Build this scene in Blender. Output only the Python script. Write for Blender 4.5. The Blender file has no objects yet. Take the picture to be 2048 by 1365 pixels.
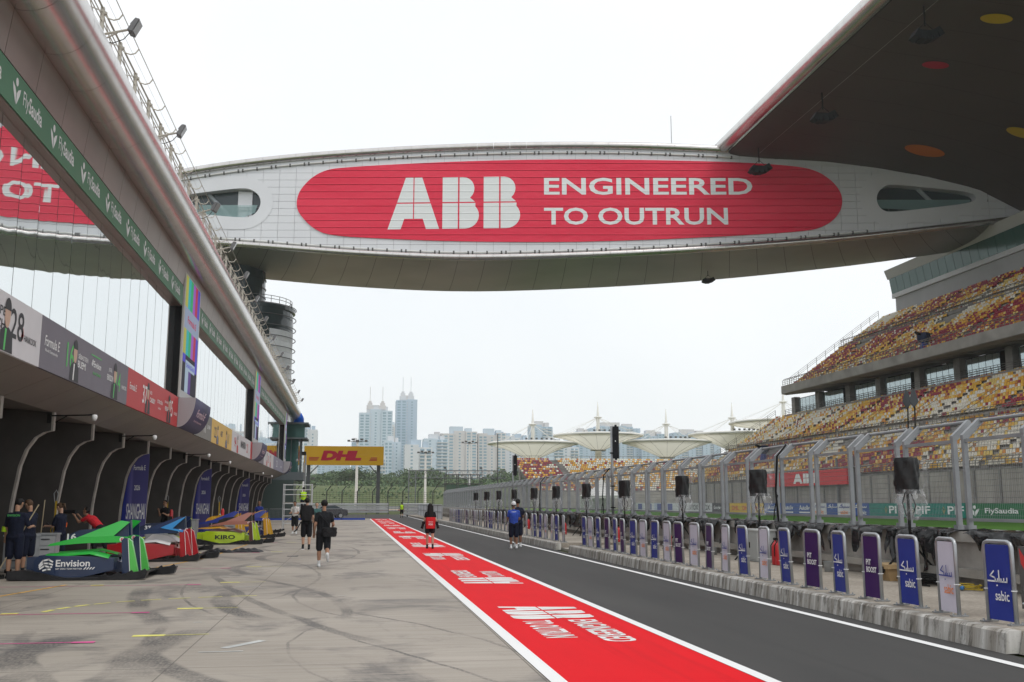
import bpy, bmesh, math, random
import numpy as np
from mathutils import Vector, Matrix
R = math.radians
random.seed(7)
SC = bpy.context.scene
COL = SC.collection

# ------------------------------------------------------------------ camera
cam_d = bpy.data.cameras.new('camera'); cam = bpy.data.objects.new('camera', cam_d); COL.objects.link(cam)
cam_d.sensor_width = 36.0; cam_d.lens = 35.0
cam_d.clip_start = 0.1; cam_d.clip_end = 8000
cam.location = (0, 0, 1.7)
cam.rotation_euler = (R(90 + 9.229), 0, R(-9.042))
SC.camera = cam
# ------------------------------------------------------------------ sky
SUN_EL, SUN_AZ = 58, 150      # degrees; azimuth clockwise from +Y (the lane)
world = bpy.data.worlds.new('World'); SC.world = world; world.use_nodes = True
nt = world.node_tree; nt.nodes.clear()
o_ = nt.nodes.new('ShaderNodeOutputWorld'); bg = nt.nodes.new('ShaderNodeBackground')
sky = nt.nodes.new('ShaderNodeTexSky'); sky.sky_type = 'NISHITA'; sky.sun_disc = False
sky.sun_elevation = R(SUN_EL); sky.sun_rotation = R(SUN_AZ); sky.dust_density = 4.0; sky.air_density = 1.0
cl = nt.nodes.new('ShaderNodeTexNoise'); cl.inputs['Scale'].default_value = 2.2; cl.inputs['Detail'].default_value = 4
ramp = nt.nodes.new('ShaderNodeValToRGB')
ramp.color_ramp.elements[0].color = (9.9, 10.35, 10.65, 1); ramp.color_ramp.elements[1].color = (11.2, 11.4, 11.5, 1)
ramp.color_ramp.elements[0].position = .3; ramp.color_ramp.elements[1].position = .7
mx = nt.nodes.new('ShaderNodeMixRGB'); mx.inputs[0].default_value = 0.90     # closed cloud cover over the clear sky
nt.links.new(cl.outputs['Fac'], ramp.inputs[0]); nt.links.new(sky.outputs[0], mx.inputs[1]); nt.links.new(ramp.outputs[0], mx.inputs[2])
nt.links.new(mx.outputs[0], bg.inputs[0]); bg.inputs[1].default_value = 0.10
nt.links.new(bg.outputs[0], o_.inputs[0])
# ------------------------------------------------------------------ sun (veiled)
sd = bpy.data.lights.new('sun', 'SUN'); sd.energy = 0.9; sd.angle = R(20); sd.color = (1, .96, .9)
sun = bpy.data.objects.new('sun', sd); COL.objects.link(sun)
sun.rotation_euler = (R(90 - SUN_EL), 0, R(180 - SUN_AZ)); sun.location = (0, 0, 90)
SC.view_settings.view_transform = 'Standard'; SC.view_settings.look = 'None'
SC.view_settings.exposure = 0.06; SC.view_settings.gamma = 1.0
try: SC.view_settings.use_curve_mapping = False
except Exception: pass
SC.cycles.use_denoising = True
SC.cycles.max_bounces = 7; SC.cycles.volume_bounces = 3; SC.cycles.transparent_max_bounces = 12

# ------------------------------------------------------------------ materials
MATS = {}
def M(name, col, rough=.6, metal=0., var=0., vs=3., bump=0., bs=40., emit=0., alpha=1., coat=0., spec=None, det=5.):
    if name in MATS: return MATS[name]
    m = bpy.data.materials.new(name); m.use_nodes = True; t = m.node_tree; b = t.nodes['Principled BSDF']
    b.inputs['Base Color'].default_value = (*col, 1); b.inputs['Roughness'].default_value = rough
    b.inputs['Metallic'].default_value = metal
    if spec is None and metal == 0 and not coat and rough >= .4: spec = .22
    if spec is not None: b.inputs['Specular IOR Level'].default_value = spec
    if coat: b.inputs['Coat Weight'].default_value = coat; b.inputs['Coat Roughness'].default_value = .08
    if emit:
        b.inputs['Emission Color'].default_value = (*col, 1); b.inputs['Emission Strength'].default_value = emit
    if alpha < 1: b.inputs['Alpha'].default_value = alpha
    if var or bump:
        tc = t.nodes.new('ShaderNodeTexCoord')
    if var:
        n = t.nodes.new('ShaderNodeTexNoise'); n.inputs['Scale'].default_value = vs; n.inputs['Detail'].default_value = det
        r = t.nodes.new('ShaderNodeValToRGB'); r.color_ramp.elements[0].position = .32; r.color_ramp.elements[1].position = .68
        r.color_ramp.elements[0].color = (*[max(0, c * (1 - var)) for c in col], 1)
        r.color_ramp.elements[1].color = (*[min(1, c * (1 + var)) for c in col], 1)
        t.links.new(tc.outputs['Object'], n.inputs['Vector']); t.links.new(n.outputs['Fac'], r.inputs[0]); t.links.new(r.outputs[0], b.inputs['Base Color'])
    if bump:
        n2 = t.nodes.new('ShaderNodeTexNoise'); n2.inputs['Scale'].default_value = bs; n2.inputs['Detail'].default_value = 4
        bp = t.nodes.new('ShaderNodeBump'); bp.inputs['Strength'].default_value = bump; bp.inputs['Distance'].default_value = .05
        t.links.new(tc.outputs['Object'], n2.inputs['Vector']); t.links.new(n2.outputs['Fac'], bp.inputs['Height']); t.links.new(bp.outputs[0], b.inputs['Normal'])
    MATS[name] = m
    return m

class G:                                   # tiny node-graph helper for the few elaborate materials
    def __init__(s, name, rough=.7, metal=0):
        s.m = bpy.data.materials.new(name); s.m.use_nodes = True; s.t = s.m.node_tree; s.b = s.t.nodes['Principled BSDF']
        s.b.inputs['Roughness'].default_value = rough; s.b.inputs['Metallic'].default_value = metal; s.b.inputs['Specular IOR Level'].default_value = .5 if metal or rough < .4 else .2
        s.tc = s.t.nodes.new('ShaderNodeTexCoord'); MATS[name] = s.m
    def n(s, typ, **k):
        x = s.t.nodes.new(typ)
        for a, v in k.items(): setattr(x, a, v)
        return x
    def l(s, a, b): s.t.links.new(a, b)
    def mapping(s, scale=(1, 1, 1), rot=(0, 0, 0), loc=(0, 0, 0)):
        mp = s.n('ShaderNodeMapping'); mp.inputs['Scale'].default_value = scale; mp.inputs['Rotation'].default_value = rot; mp.inputs['Location'].default_value = loc
        s.l(s.tc.outputs['Object'], mp.inputs[0]); return mp.outputs[0]
    def noise(s, vec, scale, detail=5, rough=.55, dist=0):
        x = s.n('ShaderNodeTexNoise'); x.inputs['Scale'].default_value = scale; x.inputs['Detail'].default_value = detail
        x.inputs['Roughness'].default_value = rough; x.inputs['Distortion'].default_value = dist
        s.l(vec, x.inputs['Vector']); return x.outputs['Fac']
    def ramp(s, fac, stops, interp='LINEAR'):
        r = s.n('ShaderNodeValToRGB'); cr = r.color_ramp; cr.interpolation = interp
        while len(cr.elements) < len(stops): cr.elements.new(.5)
        for e, (p, c) in zip(cr.elements, stops):
            e.position = p; e.color = (*c, 1) if hasattr(c, '__len__') else (c, c, c, 1)
        s.l(fac, r.inputs[0]); return r.outputs[0]
    def mix(s, fac, a, b, mode='MIX'):
        x = s.n('ShaderNodeMixRGB', blend_type=mode)
        for i, v in ((0, fac), (1, a), (2, b)):
            if hasattr(v, 'links'): s.l(v, x.inputs[i])
            elif i == 0: x.inputs[0].default_value = v
            else: x.inputs[i].default_value = (*v, 1)
        return x.outputs[0]
    def math(s, op, a, b=0., c=None):
        x = s.n('ShaderNodeMath', operation=op)
        for i, v in enumerate((a, b) if c is None else (a, b, c)):
            if hasattr(v, 'links'): s.l(v, x.inputs[i])
            else: x.inputs[i].default_value = v
        return x.outputs[0]
    def sep(s):
        x = s.n('ShaderNodeSeparateXYZ'); s.l(s.tc.outputs['Object'], x.inputs[0]); return x.outputs
    def color(s, c): s.l(c, s.b.inputs['Base Color'])
    def bump(s, h, st=.3, d=.02):
        x = s.n('ShaderNodeBump'); x.inputs['Strength'].default_value = st; x.inputs['Distance'].default_value = d
        s.l(h, x.inputs['Height']); s.l(x.outputs[0], s.b.inputs['Normal'])

# ------------------------------------------------------------------ mesh helpers
class MB:
    def __init__(s): s.v = []; s.f = []; s.m = []
    def add(s, vs, fs, mi=0):
        b = len(s.v); s.v += [tuple(x) for x in vs]; s.f += [tuple(b + i for i in f) for f in fs]; s.m += [mi] * len(fs); return s
    def box(s, c, d, rz=0, mi=0, rx=0, ry=0):
        x, y, z = d[0] / 2, d[1] / 2, d[2] / 2
        vs = [Vector((a * x, b * y, e * z)) for e in (-1, 1) for b in (-1, 1) for a in (-1, 1)]
        if rz or rx or ry:
            q = Matrix.Rotation(rz, 3, 'Z') @ Matrix.Rotation(ry, 3, 'Y') @ Matrix.Rotation(rx, 3, 'X'); vs = [q @ v for v in vs]
        c = Vector(c); return s.add([v + c for v in vs], [(0, 2, 3, 1), (4, 5, 7, 6), (0, 1, 5, 4), (2, 6, 7, 3), (0, 4, 6, 2), (1, 3, 7, 5)], mi)
    def bb(s, a, b, mi=0):
        return s.box([(p + q) / 2 for p, q in zip(a, b)], [abs(q - p) for p, q in zip(a, b)], mi=mi)
    def ext(s, pts, vec, mi=0, side=None):          # polygon (3-D points) extruded along vec
        n = len(pts); vec = Vector(vec); P = [Vector(p) for p in pts]
        nn = Vector((0, 0, 0))
        for i in range(n): nn += P[i].cross(P[(i + 1) % n])
        if nn.dot(vec) > 0: P = P[::-1]
        s.add(P + [p + vec for p in P], [tuple(range(n)), tuple(range(2 * n - 1, n - 1, -1))], mi)
        b = len(s.v) - 2 * n
        for i in range(n):
            j = (i + 1) % n; s.f.append((b + j, b + i, b + n + i, b + n + j)); s.m.append(mi if side is None else side)
        return s
    def poly(s, pts, mi=0): return s.add(pts, [tuple(range(len(pts)))], mi)
    def tube(s, path, r, n=8, cap=True, mi=0):
        P = [Vector(p) for p in path]; k = len(P); rr = r if hasattr(r, '__len__') else [r] * k
        base = len(s.v); pu = None
        for i, p in enumerate(P):
            d = (P[min(i + 1, k - 1)] - P[max(i - 1, 0)]).normalized()
            if pu is None: pu = d.orthogonal().normalized() if abs(d.z) > .9 else Vector((0, 0, 1))
            a = pu - d * pu.dot(d)
            a = a.normalized() if a.length > 1e-6 else d.orthogonal().normalized()
            pu = a; b = d.cross(a)
            for j in range(n):
                t = 2 * math.pi * (j + .5) / n; s.v.append(tuple(p + (a * math.cos(t) + b * math.sin(t)) * rr[i]))
        for i in range(k - 1):
            for j in range(n):
                q = (j + 1) % n
                s.f.append((base + i * n + j, base + i * n + q, base + (i + 1) * n + q, base + (i + 1) * n + j)); s.m.append(mi)
        if cap:
            s.f.append(tuple(base + j for j in range(n - 1, -1, -1))); s.f.append(tuple(base + (k - 1) * n + j for j in range(n))); s.m += [mi, mi]
        return s
    def bar(s, a, b, w, mi=0): return s.tube([a, b], w * .7071, 4, True, mi)
    def lathe(s, prof, c=(0, 0, 0), n=24, mi=0, capb=False, capt=False):
        base = len(s.v); c = Vector(c)
        for r, z in prof:
            for j in range(n):
                t = 2 * math.pi * j / n; s.v.append((c.x + r * math.cos(t), c.y + r * math.sin(t), c.z + z))
        for i in range(len(prof) - 1):
            for j in range(n):
                q = (j + 1) % n; s.f.append((base + i * n + j, base + i * n + q, base + (i + 1) * n + q, base + (i + 1) * n + j)); s.m.append(mi)
        if capb: s.f.append(tuple(base + j for j in range(n - 1, -1, -1))); s.m.append(mi)
        if capt: s.f.append(tuple(base + (len(prof) - 1) * n + j for j in range(n))); s.m.append(mi)
        return s
    def grid(s, fn, nu, nv, mi=0):
        base = len(s.v)
        for i in range(nu + 1):
            for j in range(nv + 1): s.v.append(tuple(fn(i / nu, j / nv)))
        for i in range(nu):
            for j in range(nv):
                a = base + i * (nv + 1) + j; s.f.append((a, a + nv + 1, a + nv + 2, a + 1)); s.m.append(mi)
        return s
    def mesh(s, name, mats, smooth=False):
        me = bpy.data.meshes.new(name); me.from_pydata(s.v, [], s.f)
        for m in (mats if isinstance(mats, (list, tuple)) else [mats]): me.materials.append(m)
        if any(s.m): me.polygons.foreach_set('material_index', s.m)
        if smooth: me.polygons.foreach_set('use_smooth', [True] * len(me.polygons))
        me.update(); return me

def put(name, me, parent=None, loc=(0, 0, 0), rot=(0, 0, 0), world=True):
    o = bpy.data.objects.new(name, me); COL.objects.link(o); o.location = loc; o.rotation_euler = rot
    if parent is not None:
        o.parent = parent
        if world:                                   # vertices are in world coordinates
            pm = Matrix.Translation(parent.location) @ parent.rotation_euler.to_matrix().to_4x4()
            if parent.parent is None and (parent.location.length or any(parent.rotation_euler)): o.matrix_parent_inverse = pm.inverted()
    return o
def build(mb, name, mats, parent=None, smooth=False, world=True, kind=None, label=None):
    o = put(name, mb.mesh(name, mats, smooth), parent, world=world)
    if kind: o['kind'] = kind
    if label: o['label'] = label
    return o
def autosmooth(o, ang=35):
    me = o.data; bm = bmesh.new(); bm.from_mesh(me)
    for e in bm.edges:
        if len(e.link_faces) == 2 and e.calc_face_angle(0) > R(ang): e.smooth = False
    for f in bm.faces: f.smooth = True
    bm.to_mesh(me); bm.free(); return o
def tag(o, label, cat, group=None, kind=None):
    o['label'] = label; o['category'] = cat
    if group: o['group'] = group
    if kind: o['kind'] = kind
    return o
def thing(name, label, cat, loc=(0, 0, 0), rz=0, group=None):
    o = bpy.data.objects.new(name, None); COL.objects.link(o); o.location = loc; o.rotation_euler = (0, 0, rz)
    o.empty_display_size = .3
    return tag(o, label, cat, group)
def dup(root, loc, rz, label, group=None):
    def cp(o, par):
        c = o.copy(); COL.objects.link(c)
        if par is not None: c.parent = par
        for k in [x for x in KIDS.get(o.name, [])]: cp(k, c)
        return c
    KIDS = {}
    for x in list(COL.objects):
        if x.parent: KIDS.setdefault(x.parent.name, []).append(x)
    r = cp(root, None); r.location = loc; r.rotation_euler = (0, 0, rz); r['label'] = label
    if group: r['group'] = group
    return r
def ORD(i): return ['nearest', 'second', 'third', 'fourth', 'fifth', 'sixth', 'seventh', 'eighth', 'ninth', 'tenth', 'eleventh', 'twelfth', 'thirteenth', 'fourteenth', 'fifteenth', 'sixteenth', 'seventeenth', 'eighteenth', 'nineteenth', 'twentieth', 'twenty-first', 'twenty-second', 'twenty-third', 'twenty-fourth', 'twenty-fifth', 'twenty-sixth', 'twenty-seventh', 'twenty-eighth', 'twenty-ninth', 'thirtieth', 'thirty-first', 'thirty-second', 'thirty-third', 'thirty-fourth', 'thirty-fifth', 'thirty-sixth', 'thirty-seventh', 'thirty-eighth', 'thirty-ninth', 'fortieth', 'forty-first', 'forty-second'][i]

# ------------------------------------------------------------------ lettering
_TX = {}
def glyphs(txt, bold=0.0):
    k = (txt, bold)
    if k in _TX: return _TX[k]
    cu = bpy.data.curves.new('lettering', 'FONT'); cu.body = txt; cu.size = 1; cu.offset = bold; cu.resolution_u = 3
    ob = bpy.data.objects.new('lettering', cu)
    me = bpy.data.meshes.new_from_object(ob)
    vs = [(v.co.x, v.co.y) for v in me.vertices]; fs = [tuple(p.vertices) for p in me.polygons]
    bpy.data.objects.remove(ob); bpy.data.curves.remove(cu); bpy.data.meshes.remove(me)
    xs = [v[0] for v in vs] or [0]; ys = [v[1] for v in vs] or [0]
    x0, x1, y0, y1 = min(xs), max(xs), min(ys), max(ys)
    vs = [((x - x0) / max(1e-6, x1 - x0), (y - y0) / max(1e-6, y1 - y0)) for x, y in vs]
    _TX[k] = (vs, fs); return _TX[k]
def lettering(mb, txt, org, u, v, w, h, mi=0, bold=0.01, italic=0.):
    """text filling w x h with its lower-left corner at org, in the plane of the unit vectors u (reading) and v (up)"""
    vs, fs = glyphs(txt, bold); org, u, v = Vector(org), Vector(u), Vector(v)
    return mb.add([org + u * ((x + italic * y * h / w) * w) + v * (y * h) for x, y in vs], fs, mi)
def flat(mb, pts, org, u, v, mi=0):
    org, u, v = Vector(org), Vector(u), Vector(v)
    P = [org + u * a + v * b for a, b in pts]
    return mb.poly(P, mi)
def abb_pieces():
    """three block capitals cut by one vertical and one horizontal gap; unit height, returns polygons and total width"""
    out = []; g = .012; m = .505
    # A : 0 .. 1.0
    def A(x):
        L = lambda z: .33 * z                 # left leg slope
        out.append([(x + .49, 1), (x + .34, 1), (x + .34 - .165 * .98 + .0, m + g), (x + .49, m + g)])
        out.append([(x + .51, 1), (x + .51, m + g), (x + .66 + .162, m + g), (x + .66, 1)])
        out.append([(x + .49, m - g), (x + .17, m - g), (x + 0, 0), (x + .255, 0), (x + .32, .2), (x + .49, .2)])
        out.append([(x + .51, m - g), (x + .51, .2), (x + .68, .2), (x + .745, 0), (x + 1.0, 0), (x + .83, m - g)])
    def B(x):
        out.append([(x, 1), (x, m + g), (x + .3, m + g), (x + .3, 1)])
        out.append([(x, m - g), (x, 0), (x + .3, 0), (x + .3, m - g)])
        up = [(x + .33, 1)] + [(x + .40 + .22 * math.cos(t), .775 + .225 * math.sin(t)) for t in np.linspace(math.pi / 2, -.9, 9)] + [(x + .63, m + g), (x + .33, m + g)]
        out.append(up)
        lo = [(x + .33, m - g), (x + .64, m - g)] + [(x + .44 + .27 * math.cos(t), .255 + .255 * math.sin(t)) for t in np.linspace(.75, -math.pi / 2, 10)] + [(x + .33, 0)]
        out.append(lo)
    A(0); B(1.06); B(1.86)
    return out, 2.57
def abb(mb, org, u, v, w, h, mi=0):
    ps, tw = abb_pieces()
    for p in ps: flat(mb, [(a / tw * w, b * h) for a, b in p], org, u, v, mi)
def strokes(mb, lines, org, u, v, w, h, th, mi=0):
    """pen strokes (polylines in the unit square) of thickness th, as flat ribbons"""
    org, u, v = Vector(org), Vector(u), Vector(v)
    for ln in lines:
        for a, b in zip(ln[:-1], ln[1:]):
            p = Vector((a[0] * w, a[1] * h)); q = Vector((b[0] * w, b[1] * h)); d = (q - p)
            if d.length < 1e-6: continue
            d.normalize(); nrm = Vector((-d.y, d.x)) * th / 2; p2, q2 = p - d * th * .35, q + d * th * .35
            mb.poly([org + u * k.x + v * k.y for k in (p2 + nrm, p2 - nrm, q2 - nrm, q2 + nrm)], mi)
ARAB = [[(.0, .34), (.42, .34)], [(.42, .34), (.38, .55), (.14, .66)], [(.14, .66), (.34, .95)], [(.42, .34), (.52, .34), (.52, .5)], [(.46, .1), (.49, .1)],
        [(.52, .34), (.60, .34), (.60, 1.0)], [(.60, .34), (1.0, .34), (1.0, .58)], [(.84, .34), (.84, .54)], [(.70, .34), (.70, .5)]]
PX, PY, PZ = Vector((1, 0, 0)), Vector((0, 1, 0)), Vector((0, 0, 1))
BIRD = [[(0, .62), (.42, .78), (.5, .55), (.58, .78), (1, .62), (.72, .2), (.5, 0), (.28, .2)]]
def bird(mb, org, u, v, w, h, mi=0):
    flat(mb, [(0, .72 * h), (.30 * w, .60 * h), (.47 * w, .42 * h), (.47 * w, 0), (.30 * w, .2 * h), (.10 * w, .45 * h)], org, u, v, mi)
    flat(mb, [(w, .72 * h), (.90 * w, .45 * h), (.70 * w, .2 * h), (.53 * w, 0), (.53 * w, .42 * h), (.70 * w, .60 * h)], org, u, v, mi)
    flat(mb, [(.5 * w + .16 * w * math.cos(t), .84 * h + .16 * h * math.sin(t)) for t in np.linspace(0, 6.283, 13)[:-1]], org, u, v, mi)
# ================================================================== THE GROUND
def sheet(name, x0, x1, y0, y1, z, mat, nx=1, ny=1, kind='structure', parent=None):
    mb = MB().grid(lambda a, b: (x0 + (x1 - x0) * a, y0 + (y1 - y0) * b, z), nx, ny)
    return build(mb, name, mat, parent, kind=kind if parent is None else None)

def concrete_apron():
    g = G('apron_concrete', .62); s = g.sep()
    base = g.noise(g.mapping((.25, .25, .25)), 1.0, 6)
    col = g.ramp(base, [(.3, (.30, .265, .226)), (.7, (.445, .398, .345))])
    streak = g.noise(g.mapping((.22, 7, 1)), 1.3, 6, .65)                       # brushed finish across the slab
    col = g.mix(g.ramp(streak, [(.44, .0), (.66, .26)]), col, (.25, .225, .195))
    fine = g.noise(g.mapping((9, 14, 1)), 3, 4, .7)
    col = g.mix(g.ramp(fine, [(.3, .16), (.6, 0)]), col, (.2, .175, .155))
    # rubber: arcs left by cars swinging in and out of the boxes
    obj = g.tc.outputs['Object']; tot = None
    wob = g.noise(g.mapping((.5, .5, 1)), 1.2, 3)
    pres = g.noise(g.mapping((.45, .3, 1)), 1.6, 3)
    tread = g.noise(g.mapping((16, 5, 1)), 2, 3)
    arcs = [(-12.1, 8.49, 14.44, .035, 1.0, 8, 17), (-63, -14.7, 68.96, .03, .9, 7, 14), (50.9, 33.8, 54.75, .10, .9, 12, 26), (15.6, 23.3, 19.0, .03, .8, 16, 23), (7.0, 19.8, 9.3, .20, 1.0, 15.2, 20.6), (18.4, 23.2, 22.5, .20, .9, 14.5, 22),
            (3.7, 12.4, 6.03, .26, 1.0, 10.4, 15), (4.54, 14.1, 7.0, .16, .9, 9, 13.6), (.37, 12.5, 4.06, .26, .95, 11, 14.2), (-17.3, 15.5, 17.3, .10, .9, 15, 24.5), (19.4, 20.3, 24.3, .10, .8, 9.5, 15), (8.3, 19.8, 9.3, .03, .7, 15, 22),
            (5.2, 12.6, 5.9, .02, .7, 9, 15), (2.2, 27.8, 5.2, .16, .9, 24.5, 30), (3.4, 33, 6.2, .18, .9, 29, 36), (2.6, 40, 6.0, .2, .9, 36, 43), (3.0, 47, 6.4, .2, .8, 43, 50), (3, 55, 6, .2, .8, 51, 59), (3, 64, 6, .25, .8, 59, 68), (-22, 36, 22.3, .05, .8, 28, 44), (-20, 24, 19.3, .04, .7, 18, 31), (1.2, 9.6, 4.6, .22, .9, 6, 12), (-30, 12, 27.6, .08, .7, 8, 16)]
    for cx, cy, r, w, k, ya, yb in arcs:
        d = g.n('ShaderNodeVectorMath', operation='DISTANCE'); d.inputs[1].default_value = (cx, cy, 0); g.l(obj, d.inputs[0])
        q = g.math('ABSOLUTE', g.math('SUBTRACT', g.math('ADD', d.outputs['Value'], g.math('MULTIPLY', wob, .24)), r + .12))
        mr = g.n('ShaderNodeMapRange'); mr.interpolation_type = 'SMOOTHSTEP'
        g.l(q, mr.inputs[0]); mr.inputs[1].default_value = w * .6; mr.inputs[2].default_value = w * 1.2; mr.inputs[3].default_value = k; mr.inputs[4].default_value = 0
        gt = g.n('ShaderNodeMapRange'); gt.interpolation_type = 'SMOOTHSTEP'; g.l(g.math('ABSOLUTE', g.math('SUBTRACT', s[1], (ya + yb) / 2)), gt.inputs[0])
        gt.inputs[1].default_value = (yb - ya) * .30; gt.inputs[2].default_value = (yb - ya) * .52; gt.inputs[3].default_value = 1; gt.inputs[4].default_value = 0
        lim = g.math('MULTIPLY', mr.outputs[0], gt.outputs[0]); tot = lim if tot is None else g.math('MAXIMUM', tot, lim)
    tot = g.math('MULTIPLY', tot, g.ramp(pres, [(.36, .25), (.56, 1)]))
    tot = g.math('MULTIPLY', tot, g.ramp(tread, [(.3, .35), (.6, 1)]))
    col = g.mix(g.math('MULTIPLY', tot, .86), col, (.055, .055, .058))
    smear = g.noise(g.mapping((.5, .35, 1), (0, 0, .5)), 1.1, 7, .65, .6)
    smear2 = g.noise(g.mapping((1.5, 9, 1)), 1.6, 4, .7)
    sm = g.math('MULTIPLY', g.ramp(smear, [(.50, 0), (.62, .85)]), g.ramp(smear2, [(.35, .15), (.6, 1)]))
    col = g.mix(sm, col, (.105, .10, .10))
    # slab joints: every 4.4 m along and every 3.75 m across
    fy = g.math('ABSOLUTE', g.math('SUBTRACT', g.math('FRACT', g.math('DIVIDE', g.math('ADD', s[1], 200), 4.4)), .5))
    fx = g.math('ABSOLUTE', g.math('SUBTRACT', g.math('FRACT', g.math('DIVIDE', g.math('ADD', s[0], 200.6), 3.75)), .5))
    jt = g.math('MAXIMUM', g.math('GREATER_THAN', fy, .4978), g.math('GREATER_THAN', fx, .4978))
    col = g.mix(g.math('MULTIPLY', jt, .7), col, (.10, .09, .08))
    g.color(col); g.bump(fine, .12, .01)
    rg = g.ramp(streak, [(.3, .5), (.7, .68)]); g.l(rg, g.b.inputs['Roughness'])
    return g.m
def asphalt(name, c0, c1):
    g = G(name, .78)
    a = g.noise(g.mapping((.5, .08, 1)), 1.0, 5); f = g.noise(g.mapping((60, 60, 60)), 3, 3, .7)
    col = g.ramp(a, [(.3, c0), (.7, c1)]); col = g.mix(g.ramp(f, [(.35, .3), (.65, 0)]), col, tuple(x * .55 for x in c0))
    sk = g.noise(g.mapping((3, .03, 1)), 1.2, 4); col = g.mix(g.ramp(sk, [(.55, 0), (.75, .35)]), col, tuple(x * .6 for x in c0))
    g.color(col); g.bump(f, .25, .01); return g.m
def painted(name, c, wear=.25):
    g = G(name, .6); g.b.inputs['Specular IOR Level'].default_value = .03
    a = g.noise(g.mapping((1.5, .4, 1)), 1.5, 6); f = g.noise(g.mapping((40, 40, 40)), 2, 4, .7)
    col = g.mix(g.ramp(a, [(.35, 0), (.75, wear)]), c, tuple(x * .72 for x in c))
    col = g.mix(g.ramp(f, [(.62, 0), (.72, wear)]), col, tuple(x * .55 for x in c))
    sk = g.noise(g.mapping((2.2, .06, 1), (0, 0, .05)), 1.3, 5, .6); col = g.mix(g.ramp(sk, [(.56, 0), (.72, wear * 1.3)]), col, tuple(x * .45 + .01 for x in c))
    g.color(col); g.bump(f, .15, .006); return g.m
def grassmat(name, c0, c1):
    g = G(name, .9)
    a = g.noise(g.mapping((.06, .06, 1)), 1.2, 6); f = g.noise(g.mapping((1, 1, 1)), 8, 5, .7)
    col = g.ramp(a, [(.3, c0), (.7, c1)]); col = g.mix(g.ramp(f, [(.3, .5), (.7, 0)]), col, tuple(x * .5 for x in c0))
    g.color(col); g.bump(f, .5, .1); return g.m
APR = concrete_apron(); ASP = asphalt('lane_asphalt', (.054, .053, .053), (.078, .076, .074)); TRK = asphalt('track_asphalt', (.10, .10, .10), (.12, .12, .118))
RED = painted('red_paint', (.72, .010, .017), .2); WHT = painted('white_paint', (.82, .82, .82), .2)
GRS = grassmat('track_grass', (.045, .135, .012), (.075, .19, .02)); FGR = grassmat('rough_grass', (.085, .12, .03), (.15, .17, .055))
CON = M('grey_concrete', (.32, .30, .27), .8, var=.25, vs=1.2, bump=.2, bs=25)
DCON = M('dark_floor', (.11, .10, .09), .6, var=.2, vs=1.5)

sheet('ground', -2500, 2500, -300, 4500, -.03, FGR, 4, 4)
sheet('pit_apron', -9.6, 1.93, -8, 112, 0, APR, 2, 10)
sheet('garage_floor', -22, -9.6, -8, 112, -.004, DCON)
sheet('pit_lane', 1.93, 7.42, -8, 150, 0, ASP, 2, 10)
sheet('pit_exit_road', -60, 1.93, 112, 150, -.004, ASP)
strip = sheet('red_lane_strip', 2.09, 3.97, -8, 109.5, .004, RED, 1, 20)
for x0, x1, y1 in ((1.93, 2.09, 109.5), (3.97, 4.11, 109.5), (6.92, 7.06, 148)):
    sheet('white_lane_line', x0, x1, -8, y1, .008, WHT, 1, 20)
sheet('race_track', 11.6, 40.2, -20, 330, -.004, TRK, 2, 10)
sheet('track_edge_line', 40.2, 40.6, -20, 260, .002, WHT)
sheet('trackside_grass', 40.6, 60.9, -20, 262, .02, GRS, 2, 10)
sheet('stand_forecourt', 60.9, 130, -20, 262, 0, CON)
sheet('run_off_road', -120, 160, 205, 262, .012, TRK)
GRV = M('gravel', (.42, .30, .19), .95, var=.25, vs=.4, bump=.4, bs=8)
sheet('gravel_trap', -70, 40, 232, 300, .03, GRV)
rk = MB()
for i in range(44):
    x = -60 + i * 2.2; rk.bb((x, 229.6, 0), (x + 2.2, 231.6, .10), mi=i % 2)
build(rk, 'red_white_kerb', [M('kerb_red', (.55, .06, .03), .7), M('kerb_white', (.7, .7, .68), .7)], kind='structure')
# far grassy bank below the trees
bank = MB().grid(lambda a, b: (-260 + 520 * a, 330 + 260 * b, -.02 + 8.6 * (1 - math.cos(min(1, b * 2.4) * math.pi)) / 2 + 1.2 * math.sin(a * 17) * b), 40, 16)
build(bank, 'grass_bank', grassmat('bank_grass', (.075, .11, .035), (.13, .15, .06)), kind='structure', smooth=True)

# painted slogans on the red strip, alternately readable from either side
WL = painted('strip_lettering', (.80, .79, .78), .2)
for k in range(11):
    y0 = 12.4 + 8.95 * k; mb = MB(); z = .0085
    if k % 2 == 0:   # reads towards the camera
        u, v = -PY, PX; o = Vector((2.42, y0 + 4.35, z))
    else:
        u, v = PY, -PX; o = Vector((3.66, y0 + .05, z))
    abb(mb, o, u, v, 1.85, 1.24)
    lettering(mb, 'ENGINEERED', o + u * 2.02 + v * .74, u, v, 2.35, .42, bold=.02)
    lettering(mb, 'TO OUTRUN', o + u * 2.02 + v * .06, u, v, 1.9, .42, bold=.02)
    put('painted_slogan', mb.mesh('painted_slogan', WL), strip, world=False)
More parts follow.
